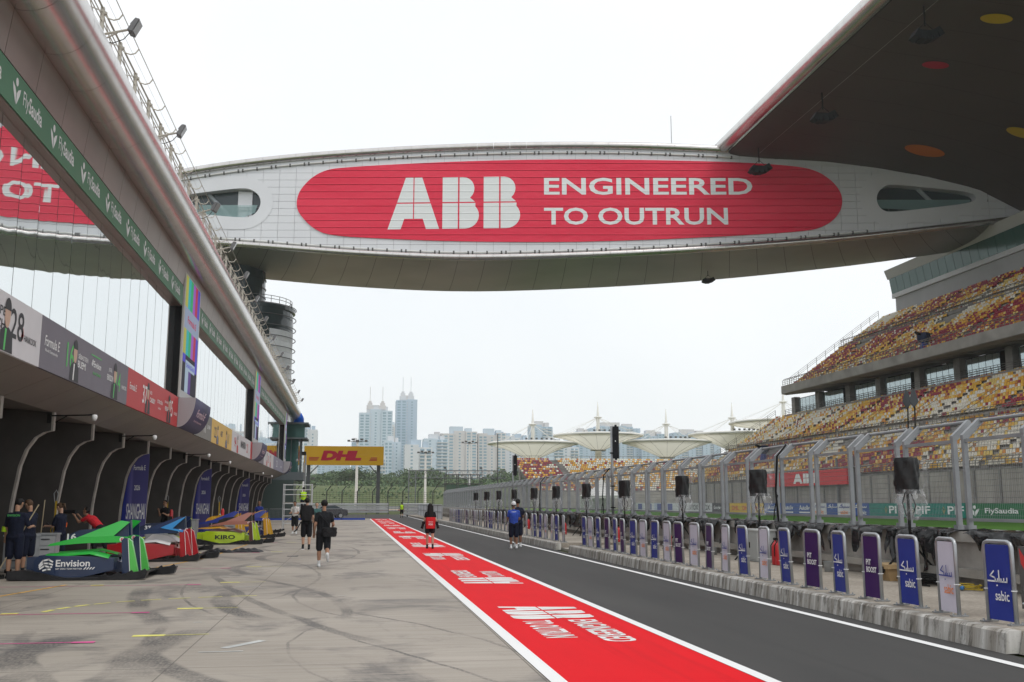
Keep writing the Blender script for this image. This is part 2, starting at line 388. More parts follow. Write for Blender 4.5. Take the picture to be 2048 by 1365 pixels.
# tape marks stuck on the apron in front of the boxes
apron = bpy.data.objects['pit_apron']
TP = M('pink_tape', (.62, .10, .28), .6, var=.2, vs=4); TY = M('yellow_tape', (.72, .68, .18), .6, var=.2, vs=4); TO = M('orange_line', (.62, .36, .08), .7, var=.45, vs=5); TW = M('white_tape', (.50, .51, .50), .7, var=.2, vs=4)
def tape(x0, y0, x1, y1, w, m, z=.004):
    d = Vector((x1 - x0, y1 - y0, 0)); n = Vector((-d.y, d.x, 0)).normalized() * w / 2; a, b = Vector((x0, y0, z)), Vector((x1, y1, z))
    put('tape_mark', MB().poly([a + n, a - n, b - n, b + n]).mesh('tape_mark', m), apron, world=False)
for yy in (13.35, 16.75, 22.2, 27.6, 36, 44.6):
    tape(-7.2, yy, -3.1, yy + .05, .045, TP); tape(-3.35, yy, -3.08, yy, .13, TP, .008)
    tape(-5.3, yy + .12, -5.05, yy + .13, .16, TY, .009)
    tape(-2.75, yy + .55, -2.35, yy + .56, .16, TY); tape(-2.35, yy + .56, -1.8, yy + .6, .035, TY)
for i in range(9):
    t = i / 8; a = (-4.75 + .5 * t + 2.1 * t * t, 17.1 + 3.6 * t - 1.3 * t * t); t2 = (i + .75) / 8
    tape(a[0], a[1], -4.75 + .5 * t2 + 2.1 * t2 * t2, 17.1 + 3.6 * t2 - 1.3 * t2 * t2, .10 if i < 3 else .06, TY)
tape(-7.1, 16.2, -5.85, 22.6, .09, TO); tape(-5.6, 24.5, -4.4, 33, .09, TO); tape(-4.4, 33, -4.0, 52, .08, TO)
for x, y, l in ((-2.3, 21.5, .5), (-3.0, 24.6, 1.5), (-2.4, 27.4, .6), (-1.7, 12.3, .5), (-3.8, 31.5, .6), (-3, 40, .8), (-1.0, 33, .5), (-.2, 19.2, .15), (-2.2, 15.3, .12)):
    tape(x, y, x + l, y + .02, .05, TW)
tape(-1.45, 12.6, -1.05, 13.2, .12, TW)

# ================================================================== PIT BUILDING
pb = thing('pit_building', 'long silver pit building with curved fins, glazed upper floor and silver roof tube', 'building', (-12, 60, 0))
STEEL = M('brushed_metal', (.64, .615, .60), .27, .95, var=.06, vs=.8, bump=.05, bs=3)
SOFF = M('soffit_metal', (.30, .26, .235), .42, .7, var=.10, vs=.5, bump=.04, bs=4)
FINM = M('fin_dark', (.070, .064, .060), .75, var=.12, vs=1.5)
EDGE = M('fin_edge', (.36, .33, .30), .6, var=.15, vs=4)  # pale colour stands in for the light these concrete edges catch
BLK = M('black_paint', (.008, .009, .010), .5, var=.1, spec=.15)
BLKM = M('black_matt', (.014, .014, .014), .75, spec=.2)
def mirror_glass():
    g = G('coated_glass', .015, .95); g.b.inputs['Base Color'].default_value = (.80, .84, .85, 1)
    h = g.noise(g.mapping((1, .55, .35)), .9, 2); x = g.n('ShaderNodeBump'); x.inputs['Strength'].default_value = .013; x.inputs['Distance'].default_value = .3
    g.l(h, x.inputs['Height']); g.l(x.outputs[0], g.b.inputs['Normal']); return g.m
GLS = mirror_glass()
FIN_Y = [20.6, 25.0, 29.3, 33.6, 38.0, 42.5, 47.6, 52.1, 56.6, 61.0, 65.4, 69.8, 74.3, 79.0, 83.5, 88.1, 92.6, 97, 101.5, 106]
arc = [(-9.16, 0), (-9.15, .95), (-9.12, 1.63), (-9.06, 2.1), (-8.98, 2.7), (-8.84, 3.14), (-8.62, 3.48), (-8.4, 3.62), (-8.2, 3.67), (-8.2, 4.22)]
prof = arc + [(-16, 4.9), (-16, 0)]
finm = MB().ext([(x, -.09, z) for x, z in prof], (0, .18, 0)).mesh('fin', FINM)
em = MB()
for (a, b), (c, d) in zip(arc[:-1], arc[1:]): em.add([(a + .006, -.095, b), (a + .006, .095, b), (c + .006, .095, d), (c + .006, -.095, d), (a - .05, -.096, b), (c - .05, -.096, d)], [(0, 1, 2, 3), (4, 0, 3, 5)])
edgem = em.mesh('fin_edge', EDGE)
for y in FIN_Y:
    f = put('fin', finm, pb, (0, y, 0)); e = put('fin_edge', edgem, f, (0, 0, 0), world=False)
# back wall of the garages with roller shutters
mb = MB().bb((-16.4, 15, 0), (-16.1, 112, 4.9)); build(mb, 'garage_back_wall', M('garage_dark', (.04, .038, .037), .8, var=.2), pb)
# sloping soffit panels
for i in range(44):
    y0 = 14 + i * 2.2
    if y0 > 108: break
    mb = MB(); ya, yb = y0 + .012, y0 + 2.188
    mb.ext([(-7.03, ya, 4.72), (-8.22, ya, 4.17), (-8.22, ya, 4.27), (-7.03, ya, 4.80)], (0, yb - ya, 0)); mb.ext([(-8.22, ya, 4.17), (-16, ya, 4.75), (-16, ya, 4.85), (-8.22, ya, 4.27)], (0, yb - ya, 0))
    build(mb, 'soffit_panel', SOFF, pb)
# first floor slab edge and the printed fascia boards
FASC = {}
def fascia(y0, y1, col, name='fascia_board'):
    m = M('fascia_%d' % len(FASC), col, .5, var=.03, vs=2); FASC[len(FASC)] = m
    return build(MB().bb((-7.12, y0, 4.70), (-7.0, y1, 5.9)), name, m, pb)
BAYS = [(14, 41.6), (46.0, 72.4), (76.6, 105.4)]
white, grey, red, purple = (.62, .60, .62), (.16, .145, .175), (.50, .045, .05), (.085, .08, .20)
segs = [(14, 23.5, white), (23.5, 32.4, grey), (32.4, 41.6, red), (46, 51.6, (.20, .19, .175)), (51.6, 60.2, (.70, .45, .10)), (60.2, 71.2, white), (71.2, 72.4, red), (76.6, 82, grey), (82, 92, white), (92, 105.4, (.24, .24, .33))]
FB = {}
for a, b, c in segs: FB[a] = fascia(a + .004, b - .004, c)
T_W = M('print_white', (.78, .78, .78), .5); T_K = M('print_black', (.03, .03, .035), .5); T_G = M('print_green', (.10, .50, .13), .5); T_R = M('print_red', (.60, .05, .05), .5)
SKIN0 = M('print_skin', (.55, .36, .27), .5); T_N = M('print_navy', (.03, .04, .12), .5); T_Y = M('print_yellow', (.75, .5, .05), .5)
PRN = [T_W, T_K, T_G, T_R, SKIN0, T_N]
FXX = -6.994
def ft(mb, t, y, z, w, h, mi, bold=.01, it=0): lettering(mb, t, (FXX, y, z), PY, PZ, w, h, mi, bold, it)
def portrait(mb, y, h=1.0, suit=1, trim=2):
    z0 = 4.72; o = (FXX + .002, y, z0)
    flat(mb, [(-.42, 0), (-.36, .34 * h), (-.12, .44 * h), (.12, .44 * h), (.36, .34 * h), (.42, 0)], o, PY, PZ, suit)
    flat(mb, [(-.13, .02), (-.10, .40 * h), (.0, .40 * h), (-.04, .02)], (FXX + .004, y, z0), PY, PZ, trim)
    flat(mb, [(.17 * math.cos(t), .66 * h + .24 * h * math.sin(t)) for t in np.linspace(0, 6.28, 15)[:-1]], (FXX + .004, y, z0), PY, PZ, 4)
    flat(mb, [(.19 * math.cos(t), .76 * h + .2 * h * math.sin(t)) for t in np.linspace(-.1, 3.24, 10)], (FXX + .006, y, z0), PY, PZ, 1)
mb = MB(); ft(mb, 'FELIPE', 20.15, 5.42, 1.0, .18, 1); ft(mb, 'DRUGOVICH', 19.0, 5.14, 2.15, .2, 1, .02); portrait(mb, 21.25, 1.15, 1, 2); ft(mb, '28', 21.45, 5.05, .85, .62, 1)
ft(mb, 'HANKOOK', 22.35, 5.1, .85, .14, 1, .01); flat(mb, [(0, .1), (.08, 0), (.16, .14), (.1, .3)], (FXX, 22.16, 5.08), PY, PZ, 3)
flat(mb, [(0, 0), (.16, 0), (.16, .16), (0, .16)], (FXX, 19.9, 5.42), PY, PZ, 2)
build(mb, 'fascia_print', PRN, FB[14], world=False)
mb = MB(); ft(mb, 'Formula E', 23.8, 5.25, 1.15, .24, 0, .01, .15); ft(mb, 'World Championship', 23.85, 5.10, 1.0, .09, 0)
ft(mb, '16', 25.6, 5.0, .65, .62, 2); portrait(mb, 26.35, 1.1, 1, 0); ft(mb, 'SÉBASTIEN', 26.65, 5.35, .95, .15, 0); ft(mb, 'BUEMI', 26.65, 5.12, .75, .18, 0, .02)
flat(mb, [(0, 0), (1.1, 0), (1.1, .03), (0, .03)], (FXX, 27.9, 5.62), PY, PZ, 2); ft(mb, 'Envision', 28.2, 5.33, .8, .17, 0, .02); ft(mb, 'RACING', 28.2, 5.13, .8, .08, 2)
strokes(mb, [[(0, .3), (.3, .9), (.8, 1)], [(.1, .1), (.5, .6), (1, .8)], [(.3, 0), (.7, .3), (1, .5)]], (FXX, 28.0, 5.35), PY, PZ, .16, .16, .035, 0)
ft(mb, 'JOEL', 29.9, 5.42, .4, .13, 0); ft(mb, 'ERIKSSON', 29.75, 5.18, .75, .17, 0, .02); portrait(mb, 30.7, 1.1, 1, 2); ft(mb, '14', 30.85, 5.0, .55, .55, 2); ft(mb, 'HANKOOK', 31.6, 5.12, .65, .12, 0)
build(mb, 'fascia_print', PRN, FB[23.5], world=False)
mb = MB(); ft(mb, 'Formula E', 32.7, 5.25, 1.0, .22, 0, .01, .15); ft(mb, '37', 34.7, 5.0, .75, .62, 0); portrait(mb, 35.6, 1.1, 1, 3); ft(mb, 'NICK', 35.95, 5.42, .35, .12, 0); ft(mb, 'CASSIDY', 35.95, 5.15, .95, .17, 0, .02)
ft(mb, 'CITROËN', 37.3, 5.25, 1.0, .16, 0); ft(mb, 'RACING', 37.5, 5.05, .5, .07, 0); ft(mb, 'JEAN-ÉRIC', 38.7, 5.38, .75, .13, 0); ft(mb, 'VERGNE', 38.8, 5.12, .7, .17, 0, .02); portrait(mb, 39.65, 1.1, 1, 3); ft(mb, '25', 39.75, 5.0, .65, .62, 0); ft(mb, 'HANKOOK', 40.75, 5.12, .7, .12, 0)
build(mb, 'fascia_print', PRN, FB[32.4], world=False)
mb = MB(); ft(mb, '33', 47.5, 5.1, .6, .3, 0); ft(mb, '11', 49.0, 5.0, .5, .6, 0); ft(mb, 'LOLA YAMAHA', 50.0, 5.25, 1.1, .2, 0); build(mb, 'fascia_print', PRN, FB[46], world=False)
mb = MB(); ft(mb, '22', 52.6, 5.0, .8, .55, 5); portrait(mb, 53.9, 1, 5, 0); ft(mb, 'ABT', 55, 5.2, 1.0, .3, 5); portrait(mb, 57.6, 1, 5, 0); ft(mb, '11', 58.2, 5.0, .6, .55, 5); build(mb, 'fascia_print', PRN, FB[51.6], world=False)
mb = MB(); ft(mb, '94', 61.5, 5.0, 1, .6, 3); portrait(mb, 63.2, 1.1, 3, 1); ft(mb, 'MAHINDRA', 65, 5.15, 3, .45, 1, .03); ft(mb, '21', 68.6, 5.0, .9, .6, 3); build(mb, 'fascia_print', PRN, FB[60.2], world=False)
mb = MB(); portrait(mb, 85, 1.1, 3, 1); ft(mb, '13', 86, 5, 1, .6, 3); portrait(mb, 88.5, 1.1, 3, 1); build(mb, 'fascia_print', PRN, FB[82], world=False)
mb = MB(); ft(mb, '23', 95.5, 5, 1.4, .6, 0); ft(mb, 'HANKOOK', 101, 5.1, 2, .2, 0); build(mb, 'fascia_print', PRN, FB[92], world=False)
# slab behind the boards, bay piers, screens, curved advertising pods
build(MB().bb((-15, 14, 4.9), (-7.13, 108, 5.88)), 'floor_slab', FINM, pb)
POD = M('pod_print', (.055, .05, .14), .45, var=.35, vs=.5, det=1); PODS = M('pod_side', (.36, .34, .36), .5)
LED = [M('led_%d' % i, c, .6, emit=.5, spec=.1) for i, c in enumerate([(.62, .62, .12), (.05, .62, .62), (.05, .55, .22), (.5, .15, .7), (.65, .05, .12), (.12, .1, .75), (.42, .5, .68), (.03, .03, .05), (.55, .7, .85), (.16, .08, .35)])]
for m_ in LED: m_.node_tree.nodes['Principled BSDF'].inputs['Base Color'].default_value = (.02, .02, .022, 1)
for k, (a, b) in enumerate(((41.6, 46.0), (72.4, 76.6), (105.4, 108.2))):
    pier = build(MB().bb((-9, a, 5.885), (-7.06, b, 11.6)), 'pier', BLK, pb)
    scr = build(MB().bb((-7.055, a + .12, 5.93), (-6.98, b - .1, 11.25)), 'led_screen', M('screen_frame', (.55, .54, .52), .5), pb)
    mb = MB(); ya, yb = a + .35, b - .3; wd = yb - ya; XS = -6.976
    def cell(u0, u1, z0, z1, mi, dx=0): flat(mb, [(ya + wd * u0, z0), (ya + wd * u1, z0), (ya + wd * u1, z1), (ya + wd * u0, z1)], (XS + dx, 0, 0), PY, PZ, mi)
    for z0, z1 in ((9.75, 11.05), (7.8, 8.85)):
        for i in range(6): cell(i / 6, (i + 1) / 6, z0, z1, i)
    cell(0, 1, 8.85, 9.75, 6); cell(0, 1, 6.25, 7.8, 7); cell(0, .18, 7.45, 7.8, 5, .002); cell(.2, .85, 7.2, 7.6, 8, .003); cell(.2, .42, 6.25, 7.2, 8, .002); cell(.42, .6, 6.25, 7.2, 9, .002); cell(.85, 1, 7.3, 7.8, 5, .002)
    lettering(mb, 'Formula E', (XS + .004, ya + wd * .2, 9.15), PY, PZ, wd * .6, .3, 4, .03, .1); lettering(mb, 'SHANGHAI', (XS + .006, ya + wd * .25, 7.3), PY, PZ, wd * .55, .2, 5, .03)
    build(mb, 'screen_picture', LED, scr, world=False)
    cur = [(-7.0, 4.70)] + [(-6.32 - .68 * (1 - math.sin(t)) , 4.70 + 1.2 * (1 - math.cos(t))) for t in np.linspace(.12, math.pi / 2, 12)] + [(-7.0, 5.9)]
    pod = build(MB().ext([(x, a + .03, z) for x, z in cur], (0, b - a - .06, 0), mi=1, side=0), 'advertising_pod', [POD, PODS], pb); autosmooth(pod, 30)
    mb = MB()
    def onpod(txt, y0, w, t0, t1, it=0.):
        vs, fs = glyphs(txt, .015)
        def P(x, y):
            t = t0 + (t1 - t0) * y; return (-6.32 - .68 * (1 - math.sin(t)) + .01, y0 + w * x + it * y, 4.70 + 1.2 * (1 - math.cos(t)) - .006)
        mb.add([P(x, y) for x, y in vs], fs)
    onpod('Formula E', a + 1.0, 2.2, .95, 1.25, .15); onpod('World Championship', a + 1.0, 2.1, .72, .82)
    build(mb, 'pod_lettering', M('pod_letter', (.75, .55, .62), .5), pod, world=False)
# glazed upper floor: one pane per bay division
random.seed(3)
for a, b in BAYS:
    n = int((b - a) / 1.38); w = (b - a) / n
    for i in range(n):
        me = MB().box((0, 0, 0), (.03, w - .03, 3.75)).mesh('window_pane', GLS)
        put('window_pane', me, pb, (-7.31, a + (i + .5) * w, 7.76), (0, R(random.uniform(-.10, .10)), R(random.uniform(-.16, .16))))
    mb = MB()
    for i in range(n + 1): mb.bb((-7.5, a + i * w - .014, 5.88), (-7.34, a + i * w + .014, 9.64))
    build(mb, 'mullions', BLKM, pb)
    # box gutter with the printed green band
    bnd = build(MB().bb((-8.6, a, 9.64), (-7.06, b - .02, 10.48)), 'band_box', SOFF, pb)
    gb = build(MB().bb((-7.055, a, 9.66), (-7.03, b - .03, 10.47)), 'green_band', M('band_green', (.075, .20, .115), .5, var=.06, vs=.6), pb)
    mb = MB(); y = 23.15 - 2.62 * 4
    while y < b - 1.7:
        if y > a + .1:
            bird(mb, (-7.024, y, 9.78), PY, PZ, .5, .58); lettering(mb, 'Fly', (-7.024, y + .68, 9.84), PY, PZ, .36, .42, 0, 0); lettering(mb, 'Saudia', (-7.024, y + 1.06, 9.92), PY, PZ, .9, .36, 0, .02)
        y += 2.62
    build(mb, 'band_lettering', T_W, gb, world=False)
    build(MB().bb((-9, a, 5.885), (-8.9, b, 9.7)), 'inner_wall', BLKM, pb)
# upper soffit, in panels, and the roof tube in lengths
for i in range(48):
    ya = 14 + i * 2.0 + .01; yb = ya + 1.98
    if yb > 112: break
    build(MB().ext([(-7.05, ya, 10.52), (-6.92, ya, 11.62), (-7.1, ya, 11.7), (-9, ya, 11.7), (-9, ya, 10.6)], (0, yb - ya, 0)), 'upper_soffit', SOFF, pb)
def tubeax(y): t = (y - 14) / 104; return (-6.72, 12.28 - .42 * t, .80 - .13 * t)
for i in range(52):
    ya = 14 + i * 2.0; yb = ya + 1.985
    if yb > 118.5: break
    (x0, z0, r0), (x1, z1, r1) = tubeax(ya), tubeax(yb)
    mb = MB().tube([(x0, ya, z0), (x1, yb, z1)], [r0, r1], 32)
    o = build(mb, 'roof_tube', STEEL, pb, smooth=True); autosmooth(o, 40)
x0, z0, r0 = tubeax(118); mb = MB()
mb.tube([(x0, 118.1, z0), (x0 + .05, 119.4, z0 - .3), (x0 + .1, 120.2, z0 - 1.3), (x0 + .1, 120.3, z0 - 3.0)], [r0, r0 * 1.05, r0 * 1.1, r0], 24, mi=0)
o = build(mb, 'tube_end', STEEL, pb, smooth=True)
build(MB().tube([(x0 + .32, 117.6, z0 - .2), (x0 + .36, 118.9, z0 - .5), (x0 + .4, 119.7, z0 - 1.4), (x0 + .4, 119.9, z0 - 2.2)], [.5, .62, .6, .45], 16), 'blue_end_panel', M('blue_panel', (.02, .13, .62), .45), pb, smooth=True)
build(MB().bb((-20, 14, 11.7), (-7.1, 117, 12.3)), 'roof_slab', FINM, pb)
# banners hung in the curved openings
for i, y in ((5, FIN_Y[5]), (9, FIN_Y[9]), (14, FIN_Y[14])):
    pts = [(x + .06, y - .06, z) for x, z in arc[:-1]] + [(-8.16, y - .06, .1)]
    g = G('banner_blue_%d' % i, .55); s = g.sep()
    if True:
        mr = g.n('ShaderNodeMapRange'); g.l(s[0], mr.inputs[0]); mr.inputs[1].default_value = -9.1; mr.inputs[2].default_value = -8.7; g.color(g.ramp(mr.outputs[0], [(0, (.012, .03, .26)), (.35, (.03, .035, .24)), (.8, (.13, .12, .34)), (1, (.075, .07, .22))]))
    bn = build(MB().ext(pts, (0, .02, 0)), 'arch_banner', g.m, pb)
    mb = MB(); lettering(mb, 'SHANGHAI', (-8.92, y - .066, 1.05), PX, PZ, .72, .62, 0, .01); lettering(mb, '2026', (-8.66, y - .066, 2.2), PX, PZ, .22, .2); lettering(mb, 'Formula E', (-8.72, y - .066, 3.0), PX, PZ, .45, .2)
    build(mb, 'banner_lettering', T_W, bn, world=False)

# ---- roof edge railing with catch arms
rf = thing('roof_railing', 'pale steel roof railing with curved net arms above the silver tube', 'railing', (-6.9, 60, 12.9))
RST = M('weathered_steel', (.50, .47, .41), .55, .3, var=.2, vs=3)
def roofz(y): a = tubeax(y); return a[1] + a[2]
post = MB(); post.box((0, 0, .55), (.09, .09, 1.1)); post.box((.03, 0, .95), (.16, .06, .06)); pm = post.mesh('post', RST)
armp = [(0, 0, .92), (.12, .0, .80), (.26, 0, .76), (.38, 0, .80), (.47, 0, .93)]
am = MB().tube(armp, .018, 6).mesh('net_arm', RST)
ys = [15 + 1.95 * i for i in range(53)]
for y in ys:
    put('post', pm, rf, (-6.5, y, roofz(y) - .10)); put('net_arm', am, rf, (-6.48, y, roofz(y) - .08))
for dx, dz, r, nm in ((0, .98, .028, 'rail'), (0, .62, .016, 'rail'), (0, .32, .016, 'rail'), (-.02, .8, .016, 'rail'), (.02, .12, .02, 'rail'), (.49, .85, .012, 'cable'), (.34, .7, .004, 'cable'), (.16, .7, .004, 'cable')):
    build(MB().tube([(-6.5 + dx, y, roofz(y) + dz) for y in (15, 40, 70, 116)], r, 6), nm, RST, rf)
mb = MB()
for y0, y1 in zip(ys[:-1], ys[1:]):
    mb.bar((-6.5, y0, roofz(y0) + .1), (-6.5, y1, roofz(y1) + .9), .025); mb.bar((-6.5, y0, roofz(y0) + .9), (-6.5, y1, roofz(y1) + .1), .02)
build(mb, 'bracing', RST, rf)
# floodlights on outriggers
fl = thing('floodlight', 'grey floodlight reaching out from the roof railing, nearest the camera', 'floodlight', (0, 0, 0), 0, 'floodlights along the pit roof')
LH = M('lamp_housing', (.16, .16, .165), .5, .4); LG = M('lamp_lens', (.35, .36, .37), .2)
h = MB(); h.ext([(.62, -.2, .30), (.80, -.2, .62), (.90, -.2, .60), (.74, -.2, .26)], (0, .4, 0)); h.ext([(.66, -.1, .5), (.76, -.1, .64), (.8, -.1, .62), (.68, -.1, .44)], (0, .2, 0))
put('head', h.mesh('head', LH), fl, world=False); put('lens', MB().ext([(.905, -.17, .58), (.755, -.17, .28), (.76, -.17, .275), (.91, -.17, .575)], (0, .34, 0)).mesh('lens', LG), fl, world=False)
a_ = MB().tube([(0, 0, .2), (.35, 0, .30), (.7, 0, .4)], .03, 6); a_.tube([(0, 0, .05), (.35, 0, .27)], .02, 6); put('arm', a_.mesh('arm', RST), fl, world=False)
c_ = MB().tube([(.68, .02, .36), (.5, .03, .12), (.25, .03, .0), (.02, .02, .02)], .012, 5); put('cable', c_.mesh('cable', BLKM), fl, world=False)
for i, y in enumerate((24.9, 32.0, 40.6, 46.5, 52.5, 58.5, 65, 72, 80, 88, 97, 106, 114)):
    L = (-6.5, y, roofz(y) + .15)
    if i == 0: fl.location = L
    else: dup(fl, L, random.uniform(-.25, .25), 'grey floodlight reaching out from the roof railing, %s from the camera' % ORD(i))
# camera arms under the soffit
ca = thing('dome_camera', 'black arm with white dome camera under the soffit, nearest the viewer', 'camera', (0, 0, 0), 0, 'dome cameras along the garages')
put('arm', MB().tube([(-.12, 0, 0), (.85, 0, .03), (1.0, 0, .05)], .022, 6).tube([(.0, 0, -.18), (.3, 0, .0)], .014, 6).mesh('arm', BLKM), ca, world=False)
put('bracket', MB().box((-.16, 0, -.08), (.10, .1, .26)).mesh('bracket', BLKM), ca, world=False)
put('dome', MB().lathe([(.0, -.13), (.05, -.12), (.075, -.06), (.08, .0), (.06, .04), (.0, .05)], (1.02, 0, 0), 14).mesh('dome', M('dome_white', (.75, .75, .75), .4), True), ca, world=False)
for i, y in enumerate((FIN_Y[2], FIN_Y[4], FIN_Y[7], FIN_Y[9], FIN_Y[14], FIN_Y[16])):
    L = (-8.15, y - .1, 4.08)
    if i == 0: ca.location = L
    else: dup(ca, L, 0, 'black arm with white dome camera under the soffit, %s from the viewer' % ORD(i))
# ================================================================== WING BRIDGE
BA = R(9.0); BO = Vector((22, 146, 0)); BU = Vector((math.cos(BA), -math.sin(BA), 0)); BN = Vector((math.sin(BA), math.cos(BA), 0))
def BP(u, z, d=0.): return BO + BU * u + BN * d + PZ * z
br = thing('wing_bridge', 'silver wing shaped bridge with a huge red slogan banner spanning the track', 'bridge', tuple(BP(0, 38)))
TOPC = [(-95, 42), (-80, 45.2), (-64, 49.3), (-51.6, 52.25), (-45.5, 53.46), (-39.3, 54.27), (-31.6, 55.16), (-23.9, 55.73), (-12.3, 56.47), (-.6, 56.88), (11, 57.04), (22.6, 56.88), (33.3, 56.4), (45, 55.5), (58, 54), (70, 52), (80, 49.6), (90, 46.6)]
BOTC = [(-95, 41.8), (-80, 41.6), (-64, 41.1), (-51.6, 40.9), (-42.6, 40.41), (-23.5, 38.85), (-8.2, 38.1), (4, 38.25), (18.4, 38.77), (32.7, 39.56), (52.9, 41.21), (68.3, 43.0), (76, 43.9), (90, 45.6)]
def ev(C, u): return float(np.interp(u, [c[0] for c in C], [c[1] for c in C]))
def smooth_c(C):
    us = np.linspace(C[0][0], C[-1][0], 120); z = np.interp(us, [c[0] for c in C], [c[1] for c in C])
    for _ in range(14): z[1:-1] = (z[:-2] + 2 * z[1:-1] + z[2:]) / 4
    return list(zip(us, z))
TOPC, BOTC = smooth_c(TOPC), smooth_c(BOTC)
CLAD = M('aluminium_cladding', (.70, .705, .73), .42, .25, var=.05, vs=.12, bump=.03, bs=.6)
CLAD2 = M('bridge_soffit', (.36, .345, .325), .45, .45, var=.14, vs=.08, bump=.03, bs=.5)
CLADF = M('cladding_field', (.30, .30, .31), .5, .3)
# closed body behind the cladding
DEP = lambda u: 5 + 16.5 * max(0, 1 - ((u + 2) / 92) ** 2)
def far_z(u): return ev(BOTC, u) - .3 + .5 * abs(u + 2) / 92
mb = MB(); N = 64; us = np.linspace(-92, 88, N)
rings = []
for u in us:
    t, b, d = ev(TOPC, u) - .3, ev(BOTC, u) + .3, DEP(u)
    rings.append([BP(u, t, 1.75), BP(u, b, 1.75), BP(u, b, 2.0), BP(u, t, d)])
base = 0
for r_ in rings: mb.v += [tuple(p) for p in r_]
for i in range(N - 1):
    for j in range(4):
        k = (j + 1) % 4; mb.f.append((i * 4 + j, i * 4 + k, (i + 1) * 4 + k, (i + 1) * 4 + j)); mb.m.append(0)
build(mb, 'inner_body', CLADF, br)
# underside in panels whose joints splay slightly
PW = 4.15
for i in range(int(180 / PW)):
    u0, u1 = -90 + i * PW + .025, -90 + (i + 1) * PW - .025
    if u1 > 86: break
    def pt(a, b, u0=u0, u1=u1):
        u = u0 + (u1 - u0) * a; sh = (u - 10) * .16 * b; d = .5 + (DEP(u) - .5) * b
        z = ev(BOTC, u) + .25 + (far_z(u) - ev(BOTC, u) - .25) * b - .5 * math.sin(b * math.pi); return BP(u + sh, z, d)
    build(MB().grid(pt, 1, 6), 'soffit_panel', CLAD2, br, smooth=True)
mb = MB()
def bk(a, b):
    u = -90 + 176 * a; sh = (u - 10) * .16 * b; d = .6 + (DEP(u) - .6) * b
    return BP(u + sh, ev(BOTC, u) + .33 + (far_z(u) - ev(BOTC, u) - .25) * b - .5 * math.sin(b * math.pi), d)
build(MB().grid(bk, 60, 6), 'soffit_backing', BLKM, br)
# end tubes of the face: upper and lower silver mouldings in lengths
CW = 2.54
cols = [(-88 + CW * i, -88 + CW * (i + 1)) for i in range(int(174 / CW))]
for k, (C, off, r) in enumerate(((TOPC, -.55, .58), (BOTC, .45, .5))):
    for u0, u1 in cols:
        if k == 0 and u0 > 36: continue
        mb = MB().tube([BP(u0 + .02, ev(C, u0) + off, -.05), BP(u1 - .02, ev(C, u1) + off, -.05)], r, 18)
        autosmooth(build(mb, 'edge_tube', STEEL, br), 40)
# window openings: a slot with round end, set in a smooth surround
WL_ = [(-60, 46.9), (-48.3, 48.6), (-44.5, 49.15), (-40, 49.65), (-38.6, 49.2), (-37.7, 48.4), (-37.36, 47.3), (-37.7, 46.1), (-38.5, 45.2), (-39.7, 44.83), (-44.3, 45.2), (-48.2, 45.6), (-60, 46.5)]
SL_ = [(-62, 49.3), (-50, 51.0), (-44, 51.45), (-39.8, 51.55), (-37.2, 50.6), (-35.8, 48.9), (-35.44, 47.3), (-35.8, 45.6), (-37.2, 43.9), (-39.4, 42.93), (-44, 43.1), (-50, 43.6), (-62, 44.8)]
WR_ = [(57.3, 47.87), (57.6, 48.9), (58.34, 49.71), (59.5, 50.25), (66, 49.6), (71.8, 48.99), (72.87, 48.11), (72.0, 47.24), (66, 46.5), (59.25, 45.72), (58.1, 46.1), (57.5, 46.9)]
SR_ = [(54.6, 47.87), (55.2, 50.1), (56.6, 51.6), (59, 52.3), (66, 51.5), (72.6, 50.7), (75, 48.4), (73, 45.6), (66, 44.6), (59, 43.6), (56.4, 44.3), (55, 45.9)]
BAN = [(-31.91, 47.29), (-31.6, 48.8), (-30.69, 50.2), (-29.2, 51.6), (-27.14, 52.58), (-24, 52.9), (-16.1, 53.4), (-6, 53.86), (4, 54.12), (14, 54.16), (22.6, 54.05), (31, 53.87), (38, 53.62), (45.0, 53.1), (48.2, 52.4), (50.4, 50.9), (51.7, 49.2), (52.06, 47.6), (51.7, 46), (50.5, 44.4), (48.4, 43.2), (45.8, 42.7), (38, 42.15), (30, 41.7), (18, 41.2), (7, 40.95), (-8.2, 41.1), (-18, 41.5), (-26.8, 42.0), (-29.3, 43.2), (-30.9, 44.8), (-31.7, 46)]
def chaikin(P, n=2):
    for _ in range(n): P = [q for i in range(len(P)) for q in ((.75 * P[i][0] + .25 * P[(i + 1) % len(P)][0], .75 * P[i][1] + .25 * P[(i + 1) % len(P)][1]), (.25 * P[i][0] + .75 * P[(i + 1) % len(P)][0], .25 * P[i][1] + .75 * P[(i + 1) % len(P)][1]))]
    return P
BAN, WL_, SL_, WR_, SR_ = [chaikin(P) for P in (BAN, WL_, SL_, WR_, SR_)]
def inside(p, P):
    x, y = p; c = False; j = len(P) - 1
    for i in range(len(P)):
        if (P[i][1] > y) != (P[j][1] > y) and x < (P[j][0] - P[i][0]) * (y - P[i][1]) / (P[j][1] - P[i][1]) + P[i][0]: c = not c
        j = i
    return c
RH = 1.14
